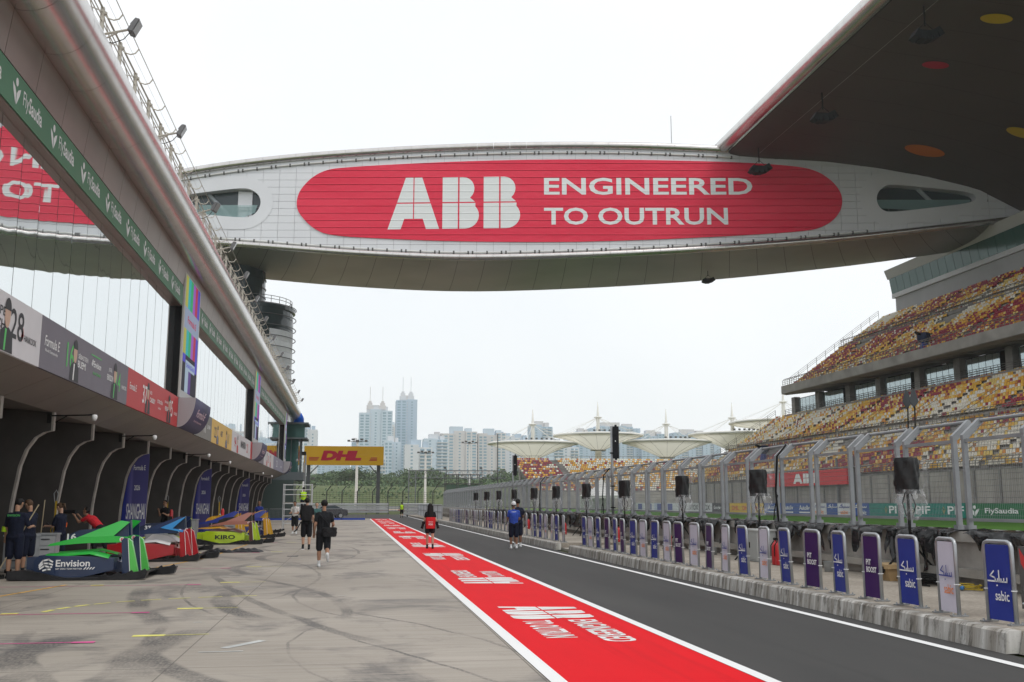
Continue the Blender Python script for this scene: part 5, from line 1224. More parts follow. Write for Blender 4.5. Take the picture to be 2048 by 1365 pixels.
# light masts
for i, (px, py, Y) in enumerate(((712, 885, 260), (850, 908, 300), (938, 888, 320), (606, 960, 240))):
    X = gx(px, Y); zt = gz(py, px, Y)
    t = thing('light_mast', ('white floodlight mast behind the yellow sign', 'white floodlight mast left of the scaffold', 'white floodlight mast right of the scaffold', 'short white mast beside the annex')[i], 'mast', (X, Y, 0))
    build(MB().tube([(X, Y, 0), (X, Y, zt)], [.42, .26], 10), 'pole', M('mast_white', (.66, .67, .66), .5), t)
    for k in range(5): build(MB().box((X + (k - 2) * 1.1, Y - .2, zt + .3 + .35 * (k % 2)), (.7, .5, .45), rz=.3 * k).tube([(X, Y, zt), (X + (k - 2) * 1.1, Y, zt + .2)], .08, 4), 'lamp', DK, t)
# far curved stand and white tent
fs = thing('far_stand', 'distant grandstand with red and cream seats below the canopies', 'grandstand', (90, 330, 0))
mb = MB(); sb = MB(); rr = random.Random(4)
for r_ in range(16):
    a, z, y = 4.4 + r_ * .78, 5.6 + r_ * .70, 322 + r_ * 1.0
    mb.bb((59 - r_ * .35, y, 0 if r_ == 0 else z - 1.2), (170, y + 1.05, z))
    x = 59.4 - r_ * .35
    while x < 168:
        if not (74 - r_ * .5 < x < 76.5 - r_ * .5) and rr.random() > .03:
            p = (.15, .2, .15, .5) if x < 74 - r_ * .5 else (.52, .26, .16, .06)
            q = rr.random(); mi = 0 if q < p[0] else 1 if q < p[0] + p[1] else 2 if q < 1 - p[3] else 3
            sb.box((x, y + .5, z + .42), (.62, .12, .5), mi=mi, rx=-.2); sb.box((x, y + .28, z + .2), (.62, .4, .1), mi=mi)
        x += .80
build(mb, 'terrace', GCD, fs); build(sb, 'seat_rows', SEATM, fs, kind='stuff')
build(MB().bb((59, 320.5, 0), (170, 321.9, 5.2)), 'front_wall', GC, fs)
mb = MB()
for x in np.arange(54, 168, 3): mb.tube([(x, 338.5, 16), (x, 338.5, 17.6)], .07, 4)
mb.tube([(54, 338.5, 17.6), (168, 338.5, 17.6)], .07, 4); build(mb, 'rear_railing', RD, fs)
for x in (56, 57.5): build(MB().tube([(x, 330, 0), (x, 336, 14)], .5, 8), 'raker', GC, fs)
tn = thing('marquee', 'white pointed marquee beyond the fence', 'tent', (gx(1203, 215), 215, 0))
tx = gx(1203, 215)
put('roof', MB().add([(-4, -4, 3.2), (4, -4, 3.2), (4, 4, 3.2), (-4, 4, 3.2), (0, 0, 7.0), (-1.4, -1.4, 4.9), (1.4, -1.4, 4.9), (1.4, 1.4, 4.9), (-1.4, 1.4, 4.9)], [(0, 1, 6, 5), (1, 2, 7, 6), (2, 3, 8, 7), (3, 0, 5, 8), (5, 6, 4), (6, 7, 4), (7, 8, 4), (8, 5, 4)]).mesh('roof', M('tent_white', (.72, .72, .70), .6)), tn, world=False)
put('wall', MB().bb((-3.9, 3.6, 0), (3.9, 3.9, 3.2)).bb((-3.9, -3.9, 2.6), (3.9, -3.8, 3.2)).mesh('wall', MATS['tent_white']), tn, world=False)
for sx in (-3.8, 3.8):
    for sy in (-3.8, 3.8): put('pole', MB().tube([(sx, sy, 0), (sx, sy, 3.2)], .1, 6).mesh('pole', GAL), tn, world=False)
# lotus-leaf canopies
def membrane():
    g = G('membrane_cream', .6); t = g.t; df = g.n('ShaderNodeBsdfDiffuse'); tl = g.n('ShaderNodeBsdfTranslucent'); ad = g.n('ShaderNodeMixShader'); ad.inputs[0].default_value = .5
    df.inputs[0].default_value = (.86, .82, .70, 1); tl.inputs[0].default_value = (.86, .83, .72, 1); g.l(df.outputs[0], ad.inputs[1]); g.l(tl.outputs[0], ad.inputs[2]); g.l(ad.outputs[0], t.nodes['Material Output'].inputs[0]); return g.m
MEM = membrane(); MWH = M('canopy_white', (.78, .77, .73), .5)
def lotus(i, cx, cy, zr, zb, zt, rad, label):
    t = thing('lotus_canopy', label, 'canopy', (cx, cy, 0), 0, 'lotus canopies over the far stand')
    prof = [(1.7, zb), (3.2, zb + .35), (5.5, zb + 1.35), (8.5, zb + 2.7), (11.5, zb + 3.9), (rad * .88, zb + (zr - zb) * .86), (rad, zr)]
    put('membrane', MB().lathe(prof, (0, 0, 0), 32).mesh('membrane', MEM, True), t, world=False)
    rb = MB()
    for k in range(16):
        an_ = 2 * math.pi * k / 16 + .1; rb.tube([((r + .02) * math.cos(an_), (r + .02) * math.sin(an_), z - .04) for r, z in prof], .05, 4)
    put('ribs', rb.mesh('ribs', M('rib_grey', (.30, .28, .22), .6)), t, world=False)
    put('rim', MB().lathe([(rad - .3, zr - .25), (rad + .35, zr - .2), (rad + .4, zr + .35), (rad - .2, zr + .55), (rad - 2, zr + .45), (rad - .3, zr - .25)], (0, 0, 0), 40).mesh('rim', MWH, True), t, world=False)
    put('collar', MB().lathe([(1.7, zb - .45), (3.0, zb - .3), (3.0, zb), (1.7, zb + .1)], (0, 0, 0), 20).mesh('collar', M('collar_grey', (.42, .40, .34), .6)), t, world=False)
    put('stem', MB().tube([(0, 0, 0), (0, 0, zb)], [1.3, 1.2], 14).mesh('stem', MEM, True), t, world=False)
    put('mast', MB().tube([(0, 0, zb), (0, 0, zr + 6.5), (0, 0, zt - 5), (0, 0, zt)], [.75, .7, .5, .12], 12).lathe([(.5, zt - 6.3), (1.6, zt - 6.1), (1.6, zt - 5.8), (.5, zt - 5.6)], (0, 0, 0), 14).mesh('mast', MWH, True), t, world=False)
    for k in range(10):
        an_ = 2 * math.pi * k / 10; put('cable', MB().tube([(0, 0, zt - 6), ((rad - .5) * math.cos(an_), (rad - .5) * math.sin(an_), zr + .3)], .07, 4).mesh('cable', MWH), t, world=False)
    for k in range(6):
        an_ = -1.9 + k * .12; put('lamp', MB().box(((rad - 1.2) * math.cos(an_), (rad - 1.2) * math.sin(an_), zr + 1.1), (.7, .5, .6)).mesh('lamp', DK), t, world=False)
for i, (px, zr, zb, zt, rad, Y, lab) in enumerate(((1066, 23.6, 18.2, 37, 16.8, 372, 'cream lotus canopy with mast, leftmost of the row'), (1198, 26.9, 21.6, 40, 17, 372, 'cream lotus canopy with mast, second from the left'), (1336, 24.4, 18.8, 37.4, 16.6, 368, 'cream lotus canopy with mast, third from the left'), (1470, 27.4, 22, 40, 16.6, 366, 'cream lotus canopy with mast, fourth from the left'), (1575, 31.1, 25.6, 45, 20, 352, 'cream lotus canopy, highest, partly hidden by the grandstand'))):
    lotus(i, gx(px, Y), Y, zr, zb, zt, rad, lab)

# ================================================================== SKYLINE
TWALL = [M('tower_wall_%d' % i, c, .7, var=.04, vs=.02) for i, c in enumerate([(.54, .63, .71), (.64, .66, .69), (.44, .54, .64), (.62, .60, .60)])]  # pale blue walls, part of the distance haze mixed into the colour
TGL = M('tower_windows', (.24, .36, .44), .25); TBAL = M('tower_balcony', (.60, .61, .62), .6); TDK = M('tower_recess', (.30, .37, .42), .6)
def tower(label, pxa, pxb, py, Y, wall=0, style=0, crown=None, dep=22, steps=None):
    xa, xb = gx(pxa, Y), gx(pxb, Y); H = gz(py, (pxa + pxb) / 2, Y); W_ = xb - xa; cx = (xa + xb) / 2
    t = thing('residential_tower', label, 'building', (cx, Y, 0), 0, 'apartment towers on the skyline')
    nb = max(2, int(W_ / 9)); bw = W_ / nb; body = MB(); win = MB(); bal = MB(); rr = random.Random(int(pxa))
    for k in range(nb):
        off = (0, 2.2, .8, 2.6)[k % 4] + rr.uniform(0, .6); hh = H - (rr.uniform(0, 3) if k % 2 else 0)
        if steps: hh = H * steps[k % len(steps)]
        xk = -W_ / 2 + k * bw
        body.bb((xk, off, 0), (xk + bw, dep, hh))
        fl = int(hh / 3.0)
        for f in range(1, fl):
            z = f * 3.0
            if k % 2 == style % 2:
                win.bb((xk + bw * .12, off - .06, z + .7), (xk + bw * .42, off + .1, z + 2.5)); win.bb((xk + bw * .58, off - .06, z + .7), (xk + bw * .9, off + .1, z + 2.5))
                if style >= 1: bal.bb((xk + bw * .08, off - 1.3, z - .15), (xk + bw * .94, off - .02, z + .75))
            else:
                win.bb((xk + bw * .42, off - .05, z + .9), (xk + bw * .58, off + .1, z + 2.2))
                bal.bb((xk - .5, off - .5, z + .2), (xk + .9, off + 1.4, z + 1.2)) if style == 0 else None
        for f in range(1, fl):                 # flank facing the camera
            z = f * 3.0; win.bb((W_ / 2 - .1, 6, z + .8), (W_ / 2 + .06, 8, z + 2.3)) if k == nb - 1 else None
            if k == 0: win.bb((-W_ / 2 - .06, 6, z + .8), (-W_ / 2 + .1, 9, z + 2.3))
    put('wall', body.mesh('wall', TWALL[wall]), t, world=False)
    o = put('windows', win.mesh('windows', TGL), t, world=False); o['kind'] = 'stuff'
    if bal.v: o = put('balconies', bal.mesh('balconies', TBAL), t, world=False); o['kind'] = 'stuff'
    ph = MB(); ph.bb((-W_ * .28, 5, H - 4), (W_ * .10, 14, H + 4.5)); ph.bb((W_ * .16, 6, H - 4), (W_ * .36, 13, H + 3)); put('penthouse', ph.mesh('penthouse', TWALL[(wall + 1) % 4]), t, world=False)
    if crown:
        for k, fx in enumerate((-.18, .2)):
            c = MB(); x = W_ * fx
            for j, (w, h0, h1) in enumerate(((7, 0, 4), (5, 4, 7), (3, 7, 9))): c.bb((x - w / 2, 8 - w / 2, H + h0 - .2), (x + w / 2, 8 + w / 2, H + h1))
            c.tube([(x, 8, H + 9), (x, 8, H + 9 + crown)], .3, 5); put('crown', c.mesh('crown', TWALL[(wall + 3) % 4]), t, world=False)
tower('pale blue apartment tower with twin crowns behind the yellow sign', 714, 782, 818, 1050, 0, 0, 15, 26, (.96, 1, .985, .97))
tower('tallest slender blue apartment tower with twin spires', 789, 832, 798, 1080, 2, 0, 16, 24, (.99, 1, .985))
tower('low white block right of the yellow sign', 766, 800, 882, 880, 0, 0)
tower('broad white apartment block with glazed balconies', 808, 864, 890, 860, 1, 1)
tower('white balconied block left of the crowned towers', 846, 896, 878, 930, 0, 1)
tower('tall beige apartment tower with stepped rooftop boxes', 884, 954, 862, 1000, 3, 0, None, 24, (.96, 1, .99, .97))
tower('beige apartment tower left of the first canopy', 956, 1012, 866, 1010, 3, 0, None, 22, (.99, .97, 1))
tower('white block partly behind the first canopy', 975, 1030, 872, 1060, 1, 1)
tower('grey blue slab tower behind the first canopy', 1062, 1107, 850, 1150, 2, 1)
tower('pale block between first and second canopies', 1085, 1130, 884, 980, 0, 1)
tower('low pale block under the second canopy', 1124, 1160, 890, 1000, 1, 1)
tower('grey slab tower left of the second mast', 1152, 1184, 864, 1200, 2, 0)
tower('wide grey blue slab block right of the second mast', 1184, 1284, 852, 1220, 2, 1, None, 26, (.97, 1, .99))
tower('grey block between second and third canopies', 1286, 1336, 868, 1210, 2, 0)
tower('grey blue slab block behind the third canopy', 1352, 1424, 866, 1230, 2, 1)
tower('white tower at left beside the pit building', 594, 630, 858, 900, 1, 0)
tower('hazy lilac block below the yellow sign', 632, 698, 930, 1300, 2, 0)
tower('pale block at left behind the tower with crowns', 700, 718, 884, 1200, 2, 0)
tower('pale slab behind the beige tower', 930, 966, 880, 1150, 0, 1)
tower('narrow pale tower between white block and beige tower', 862, 890, 872, 1120, 2, 0)
tower('small pale block left of the low white block', 742, 770, 905, 800, 1, 1)
tower('pale tower left of the third canopy', 1232, 1262, 858, 1300, 0, 1)
tower('blue slab behind the fourth canopy', 1404, 1446, 874, 1260, 2, 1)
tower('white slab behind the first mast', 1018, 1062, 876, 1100, 1, 0)
tower('hazy block behind the tallest tower', 778, 792, 850, 1500, 3, 0)

# ================================================================== TREES
def crown_mesh(seed, n=1300, rx=4.6, rz=4.2):
    r = np.random.RandomState(seed); mb = MB(); lobes = [(r.uniform(-2.6, 2.6), r.uniform(-2.6, 2.6), r.uniform(-1.8, 2.4), r.uniform(1.5, 2.7)) for _ in range(9)]
    for k in range(n):
        lx, ly, lz, lr = lobes[r.randint(len(lobes))]; d = r.normal(size=3); d /= np.linalg.norm(d); q = lr * r.uniform(.7, 1.08)
        c = Vector((lx + d[0] * q, ly + d[1] * q, lz + d[2] * q * .85)); a = Vector(r.normal(size=3)).normalized(); b = a.orthogonal().normalized(); s = r.uniform(.2, .44)
        mb.add([c + a * s, c + b * s * .7, c - a * s, c - b * s * .7], [(0, 1, 2, 3)], int(r.randint(3)))
    return mb
LEAF = [M('leaf_%d' % i, c, .7) for i, c in enumerate([(.075, .125, .055), (.11, .16, .07), (.05, .09, .042)])]  # greens lightened, so the colour carries some of the far haze
BARK = M('bark', (.12, .09, .07), .9)
cm = [crown_mesh(40 + i).mesh('crown', LEAF) for i in range(6)]
tkm = MB().tube([(0, 0, -6), (0, 0, -2), (.3, .2, 1)], [.35, .26, .12], 7).tube([(0, 0, -3), (1.4, .6, -.5)], [.14, .06], 5).tube([(0, 0, -2.6), (-1.3, -.5, 0)], [.14, .06], 5).mesh('trunk', BARK)
rr = random.Random(12); n_t = 0
WH = ['at the left end', 'behind the gantry sign', 'right of the gantry post', 'below the white blocks', 'behind the camera scaffold', 'above the far fence']
for i in range(72):
    px = 545 + i * 7.6 + rr.uniform(-4, 4); Y = rr.uniform(448, 585); top = 948 + 9 * math.sin(px * .035) + rr.uniform(-6, 8) - (7 if 690 < px < 830 else 0)
    X = gx(px, Y); H = max(6, gz(top, px, Y) - 7.8); s = rr.uniform(1.0, 1.5)
    zone = WH[min(5, int((px - 545) / 92))]
    t = thing('tree', 'dense dark green tree in the wooded belt %s' % zone, 'tree', (X, Y, 7.8), 0, 'trees of the wooded belt ' + zone)
    c = put('crown', cm[i % 6], t, (0, 0, H - 4.4 * s), (0, 0, rr.uniform(0, 6)), world=False); c.scale = (s * 1.25, s * 1.25, s)
    k = put('trunk', tkm, t, (0, 0, H - 4.4 * s), (0, 0, rr.uniform(0, 6)), world=False); k.scale = (s, s, max(s * .5, (H - 4.4 * s) / 6 + .15))
mb = MB(); r = np.random.RandomState(3)
for k in range(34000):
    x, y = r.uniform(-250, 250), (r.uniform(445, 590) if k % 3 else r.uniform(372, 450)); hb = 8.6 * (1 - math.cos(min(1, (y - 330) / 260 * 2.4) * math.pi)) / 2 - .8
    if y < 445 and math.sin(x * .09) + math.sin(x * .031 + y * .07) < .1: continue
    c = Vector((x, y, hb + r.uniform(0, 1) ** 1.3 * (4.0 if y > 440 else 2.8))); a = Vector(r.normal(size=3)).normalized(); b = a.orthogonal().normalized(); s = r.uniform(.4, .8)
    mb.add([c + a * s, c + b * s * .8, c - a * s, c - b * s * .8], [(0, 1, 2, 3)], int(r.randint(3)))
o = build(mb, 'undergrowth', LEAF); tag(o, 'dark green undergrowth between the trees of the wooded belt', 'undergrowth', kind='stuff')
# ================================================================== HAZE
hz = build(MB().bb((-700, -250, -1.2), (900, 1700, 175)), 'haze', [])
hm = bpy.data.materials.new('haze'); hm.use_nodes = True; t_ = hm.node_tree; t_.nodes.clear()
ho_ = t_.nodes.new('ShaderNodeOutputMaterial'); pv = t_.nodes.new('ShaderNodeVolumePrincipled')
pv.inputs['Color'].default_value = (.965, .985, 1, 1); pv.inputs['Density'].default_value = .00017; pv.inputs['Anisotropy'].default_value = .2
t_.links.new(pv.outputs[0], ho_.inputs['Volume']); hz.data.materials.append(hm); hz['kind'] = 'stuff'; hz['label'] = 'pale summer haze over the whole circuit'; hz['category'] = 'haze'
# ================================================================== RACING CAR BODYWORK laid out in front of the garages
CARB = M('carbon_black', (.022, .022, .024), .42, var=.3, vs=6)
def gloss(name, c, met=0.): return M(name, c, .28, met, coat=.5)
def race_car(label, X0, Yc, body, top, wing, post_a, post_b, fin, num=None, word=None, wordcol=None, deck=None, s=1.0):
    t = thing('race_car_body', label, 'race car', (X0, Yc, 0), 0, 'race car bodywork in front of the garages'); t.scale = (s, s, s)
    B, T_, WG, PA, PB, FN = [gloss('paint_%d_%d_%d' % tuple(int(q * 999) for q in c), c) for c in (body, top, wing, post_a, post_b, fin)]
    P = lambda nm, mb, m, par=t, sm=False: put(nm, mb.mesh(nm, m, sm), par, world=False)
    for sy, dx in ((-1, 0), (1, .35)):
        y0 = sy * .95 - (.25 if sy > 0 else 0)
        mb = MB().ext([(.0, y0, .02), (.0, y0, .20), (.35, y0, .24), (1.2, y0, .06), (2.0, y0, .07), (2.85 + dx, y0, .20), (2.95 + dx, y0, .19), (2.9 + dx, y0, .03), (2.6 + dx, y0, .0)], (0, .25, 0)); f_ = P('floor_skirt', mb, CARB)
        mb = MB()
        for k in range(4): mb.ext([(1.9 + dx + .28 * k, y0 + .02, .07 + .03 * k), (2.05 + dx + .28 * k, y0 + .02, .16 + .03 * k), (2.1 + dx + .28 * k, y0 + .02, .09 + .03 * k)], (0, .03, 0))
        P('vane', mb, CARB, f_)
    P('floor', MB().ext([(.3, -.7, .03), (.3, -.7, .07), (2.5, -.7, .10), (2.9, -.55, .16), (2.9, -.55, .13), (2.5, -.7, .03)], (0, 1.4, 0)), CARB)
    for sy in (-1, 1):                                           # side pods
        def pod(a, b, sy=sy):
            x = .5 + 1.65 * a; hgt = np.interp(a, [0, .06, .45, .8, 1], [.44, .54, .53, .50, .46]); lo = np.interp(a, [0, .12, .6, 1], [.10, .04, .05, .20]); wid = np.interp(a, [0, .3, 1], [.78, .86, .62])
            ang = b * math.pi; r_ = (math.cos(ang)); yy = sy * (wid - .30 * (1 - min(1, math.sin(ang) * 5))) if b not in (0, 1) else sy * (wid - .5)
            z = (lo + hgt) / 2 - (hgt - lo) / 2 * math.copysign(abs(r_) ** .22, r_); return (x, yy, z)
        P('side_pod', MB().grid(pod, 16, 12), B, sm=True)
        P('pod_end', MB().poly([pod(0, b) for b in np.linspace(0, 1, 13)]), B); P('pod_end', MB().poly([pod(1, b) for b in np.linspace(0, 1, 13)]), B)
        P('pod_top', MB().grid(lambda a, b, sy=sy: (.7 + 1.35 * a, sy * (.22 + .60 * b - .12 * a * b), np.interp(a, [0, .3, .7, 1], [.53, .56, .60, .50]) + .06 * math.sin(b * 3.1) - .04 * b), 10, 5), T_, sm=True)
    P('monocoque', MB().ext([(.2, -.28, .12), (.2, -.28, .48), (1.0, -.28, .52), (1.9, -.28, .46), (2.3, -.28, .34), (2.3, -.28, .14)], (0, .56, 0)), B)
    fn = P('engine_cover', MB().ext([(.92, -.10, .80), (1.05, -.10, .99), (1.25, -.10, 1.08), (1.75, -.10, 1.12), (2.35, -.10, 1.30), (2.38, -.10, .95), (1.7, -.10, .84)], (0, .2, 0)), FN)
    for sy in (-1, 1):                                           # swept wing blades with badge, and tall end pillars
        yb = sy * .62
        w = P('wing_blade', MB().ext([(.72, yb, .74), (.78, yb, .79), (1.35, yb, .93), (2.25, yb - sy * .05, 1.30), (2.45, yb - sy * .05, 1.27), (2.12, yb, .96), (2.42, yb, .93), (2.40, yb, .82), (1.5, yb, .80)], (0, sy * .05, 0)), WG)
        P('wing_void_panel', MB().ext([(1.75, yb + .06, .93), (2.40, yb + .06, 1.22), (2.42, yb + .06, .94)], (0, .03, 0)), FN)  # triangle filling the wing's opening, in the engine cover paint
        dz = MB(); yy = yb - (.052 if sy > 0 else .054)
        flat(dz, [(.055 * math.cos(q), .055 * math.sin(q)) for q in np.linspace(0, 6.283, 15)[:-1]], (2.31, yy, .88), PX, PZ, 0); lettering(dz, 'E', (2.285, yy - .004, .85), PX, PZ, .05, .06, 1, .03)
        put('badge', dz.mesh('badge', [T_W, T_R]), w, world=False)
        pl_ = P('end_pillar', MB().ext([(2.36, yb - .06, .12), (2.30, yb - .06, .86), (2.36, yb - .06, .92), (2.44, yb - .06, .90), (2.52, yb - .06, .12)], (0, .14, 0)), PA)
        put('pillar_face', MB().ext([(2.525, yb - .065, .12), (2.445, yb - .065, .90), (2.52, yb - .065, .84), (2.56, yb - .065, .7), (2.70, yb - .065, .12)], (0, .13, 0)).mesh('pillar_face', PB), pl_, world=False)
        put('pillar_edge', MB().ext([(2.515, yb - .068, .12), (2.437, yb - .068, .90), (2.45, yb - .068, .90), (2.53, yb - .068, .12)], (0, .004, 0)).mesh('pillar_edge', T_W), pl_, world=False)
    if deck: P('halo_fairing', MB().ext([(1.3, -.45, .62), (1.5, -.45, .78), (1.95, -.45, .74), (2.25, -.45, .55), (1.7, -.45, .56)], (0, .9, 0)), gloss('paint_deck_' + label[:8], deck))
    wc = wordcol or T_W
    mb = MB()
    if word == 'Envision':
        lettering(mb, word, (.98, -.868, .30), PX, PZ, .72, .15, 0, .02); lettering(mb, 'NET ZERO TEAM PARTNER', (.98, -.866, .235), PX, PZ, .56, .035, 0, .01)
        strokes(mb, [[(.0, .45), (.25, .85), (.7, .95), (1, .75)], [(0, .3), (.3, .62), (.7, .62), (1, .5)], [(.05, .15), (.4, .4), (.8, .3), (.95, .3)], [(.3, 0), (.6, .1), (.85, .1)]], (.64, -.868, .22), PX, PZ, .27, .25, .035, 0)
        for k in range(4): flat(mb, [(0, 0), (.03, 0), (.075, .05), (.045, .05)], (1.56 + .06 * k, -.862, .235), PX, PZ, 0)
    elif word: lettering(mb, word, (1.0, -.868, .22), PX, PZ, .8, .17, 0, .03)
    if num: lettering(mb, num, (.98, -.106, .86) if word == 'Envision' else (1.2, -.106, .90), PX, PZ, .20, .14, 0, .03)
    if word == 'CITROËN':
        mb = MB(); lettering(mb, word, (1.45, -.108, .90), PX, Vector((.12, 0, 1)), .62, .10, 0, .02); lettering(mb, '37', (1.2, -.108, .90), PX, PZ, .18, .12, 0, .03)
    if mb.v: put('livery_lettering', mb.mesh('livery_lettering', wc), t, world=False)
    return t
navy, grn = (.012, .03, .085), (.03, .50, .06)
race_car('green and navy race car body nearest the camera', -7.42, 24.75, navy, grn, grn, navy, (.10, .55, .09), navy, '16', 'Envision')
rc = race_car('red and white race car body with blue engine cover', -7.3, 31.8, (.42, .012, .02), (.72, .70, .70), (.012, .03, .10), (.45, .012, .02), (.52, .02, .03), (.012, .02, .06), '37', 'CITROËN', None, (.75, .73, .73))
put('blue_flash', MB().ext([(1.75, -.70, .97), (2.46, -.70, 1.30), (2.44, -.70, 1.27), (2.1, -.70, .95), (2.42, -.70, .90), (2.40, -.70, .84)], (0, .03, 0)).mesh('blue_flash', gloss('flash_blue', (.05, .32, .75))), rc, world=False)
race_car('lime and black race car body beside the white tool cabinet', -7.9, 37.6, (.03, .03, .035), (.55, .70, .04), (.50, .66, .03), (.55, .70, .04), (.03, .03, .035), (.05, .06, .05), None, None, s=.9)
race_car('brown and lime race car body with angular graphics', -6.5, 43.9, (.45, .62, .02), (.10, .03, .025), (.40, .16, .12), (.10, .03, .025), (.45, .62, .02), (.025, .02, .02), '3', 'KIRO', T_K)
race_car('blue and yellow race car body, left of the pair', -7.5, 47.6, (.012, .022, .16), (.60, .30, .02), (.02, .04, .28), (.60, .30, .02), (.66, .36, .02), (.60, .32, .02), '22', 'LOLA', T_Y, s=1.02)
race_car('blue and yellow race car body, right of the pair', -6.6, 51.6, (.012, .022, .16), (.60, .30, .02), (.02, .04, .28), (.60, .30, .02), (.66, .36, .02), (.60, .32, .02), '11', 'LOLA', T_Y, s=1.02)
race_car('blue race car body farthest along the garages', -7.2, 58.5, (.012, .022, .16), (.10, .10, .12), (.45, .28, .03), (.03, .03, .03), (.45, .28, .03), (.03, .03, .04), None, None)
# black dust cover dropped on the ground
r = np.random.RandomState(8); ph = r.uniform(0, 6, 12)
def clothf(a, b):
    x, y = -5.0 + 1.95 * a, 36.1 + .9 * b; e = math.sin(math.pi * a) ** .4 * math.sin(math.pi * b) ** .5
    z = .01 + e * (.09 + .04 * math.sin(9 * a + ph[0] + 3 * b) + .035 * math.sin(21 * a - 6 * b + ph[1]) + .02 * math.sin(38 * a + 15 * b + ph[2])); return (x + .05 * math.sin(7 * b + ph[3]), y + .1 * math.sin(8 * a + ph[4]), z)
tag(build(MB().grid(clothf, 60, 24), 'dust_cover', M('cover_black', (.012, .013, .016), .5), smooth=True), 'crumpled black dust cover lying beside the red car', 'cover')
for i, (x, y) in enumerate(((-2.0, 33.2), (-2.45, 48.0))):
    o = put('cloth_patch', MB().grid(lambda a, b: (.35 * a, .45 * b, .006 + .012 * math.sin(a * 5) * math.sin(b * 6)), 8, 8).mesh('cloth_patch', M('patch_grey', (.10, .10, .11), .8), True), None, (x, y, 0)); tag(o, ('small grey cloth patch on the apron, nearer', 'small grey cloth patch on the apron, farther')[i], 'cloth')

# ================================================================== GARAGE EQUIPMENT
def cabinet(x, y, label, w=.62, d=.5, h=.86, z=.1):
    t = thing('tool_cabinet', label, 'cabinet', (x, y, 0), random.uniform(-.1, .1), 'tool cabinets in front of the garages')
    put('body', MB().box((0, 0, z + h / 2), (w, d, h)).mesh('body', M('cabinet_steel', (.30, .31, .32), .45, .2, var=.1, vs=4)), t, world=False)
    put('top_edge', MB().box((0, 0, z + h + .02), (w + .04, d + .04, .04)).mesh('top_edge', GAL), t, world=False)
    for k in range(3): dr = put('drawer', MB().box((0, -d / 2 - .006, z + .16 + h * .31 * k), (w - .08, .012, h * .28)).mesh('drawer', M('drawer_grey', (.36, .37, .38), .45, .2)), t, world=False); put('handle', MB().box((0, -d / 2 - .02, z + .2 + h * .31 * k), (w * .4, .015, .02)).mesh('handle', BLKM), dr, world=False)
    for sx in (-1, 1): put('castor', MB().tube([(sx * w * .4 - .02, -d * .35, .05), (sx * w * .4 + .02, -d * .35, .05)], .05, 10).tube([(sx * w * .4 - .02, d * .35, .05), (sx * w * .4 + .02, d * .35, .05)], .05, 10).mesh('castor', BLKM), t, world=False)
    return t
cabinet(-8.05, 26.8, 'grey steel tool cabinet behind the two crew members', .7, .5, .78); cabinet(-7.6, 27.3, 'grey steel tool cabinet beside the woman with the phone', .5, .5, .8)
cabinet(-6.55, 36.1, 'pale steel cabinet with black handles beside the red car'); cabinet(-6.9, 45.6, 'pale steel cabinet between lime and blue cars'); cabinet(-5.7, 50.3, 'pale steel cabinet between the two blue cars')
def hung_ext(x, y, label):
    t = thing('extinguisher_stand', label, 'extinguisher', (x, y, 0), 0, 'extinguisher stands at the garages')
    put('pole', MB().tube([(0, 0, 0), (0, 0, 1.75)], .02, 6).tube([(-.02, .0, 1.7), (-.06, 0, 1.95), (.0, 0, 2.05), (.05, 0, 1.95), (.02, 0, 1.7)], .012, 5).box((0, 0, .02), (.35, .35, .03)).mesh('pole', GAL), t, world=False)
    put('strap', MB().box((.02, -.02, 1.3), (.05, .02, .9)).mesh('strap', M('strap_yellow', (.42, .28, .03), .7)), t, world=False)
    put('strap', MB().tube([(.02 + .09 * math.cos(q), -.05, .95 + .09 * math.sin(q)) for q in np.linspace(0, 12, 20)], .012, 5).mesh('strap', MATS['strap_yellow']), t, world=False)
    put('cylinder', MB().lathe([(.08, .85), (.085, .9), (.085, 1.3), (.05, 1.38), (.02, 1.4)], (.2, 0, 0), 14, capb=True, capt=True).mesh('cylinder', XR, True), t, world=False)
    put('bracket', MB().box((.1, 0, 1.1), (.2, .04, .05)).mesh('bracket', T_W), t, world=False)
hung_ext(-8.1, 29.6, 'red extinguisher with yellow straps on a pole beside the woman'); hung_ext(-8.4, 48.5, 'red extinguisher on a pole behind the lime car'); hung_ext(-6.9, 55, 'red extinguisher on a pole behind the blue cars')
bs = thing('sign_board', 'dark metal sign board leaning at the left edge of the picture', 'sign', (-7.05, 21.4, 0), .1)
put('board', MB().box((-.25, 0, .62), (.5, .03, 1.0)).mesh('board', M('board_bronze', (.10, .085, .07), .4, .5)), bs, world=False)
put('frame', MB().tube([(.02, 0, .02), (.02, 0, 1.08), (-.03, 0, 1.14), (-.5, 0, 1.14)], .022, 8).mesh('frame', GAL), bs, world=False)
put('base', MB().box((-.15, .05, .05), (.5, .4, .09)).mesh('base', BLKM), bs, world=False)
for i, (a, b, lab) in enumerate((((-7.9, 24.6, .0), (-7.15, 24.8, 1.66), 'wooden broom handle held by the crew member at left'), ((-8.35, 29.2, 0), (-8.3, 29.3, 1.78), 'pale pole standing against the dark garage fin'))):
    t = thing('broom', lab, 'broom', a); d = Vector(b) - Vector(a)
    put('handle', MB().tube([(0, 0, .08), d], .015, 6).mesh('handle', M('broom_wood', (.40, .33, .22), .6)), t, world=False); put('head', MB().box((0, 0, .05), (.35, .08, .1)).mesh('head', BLKM), t, world=False)

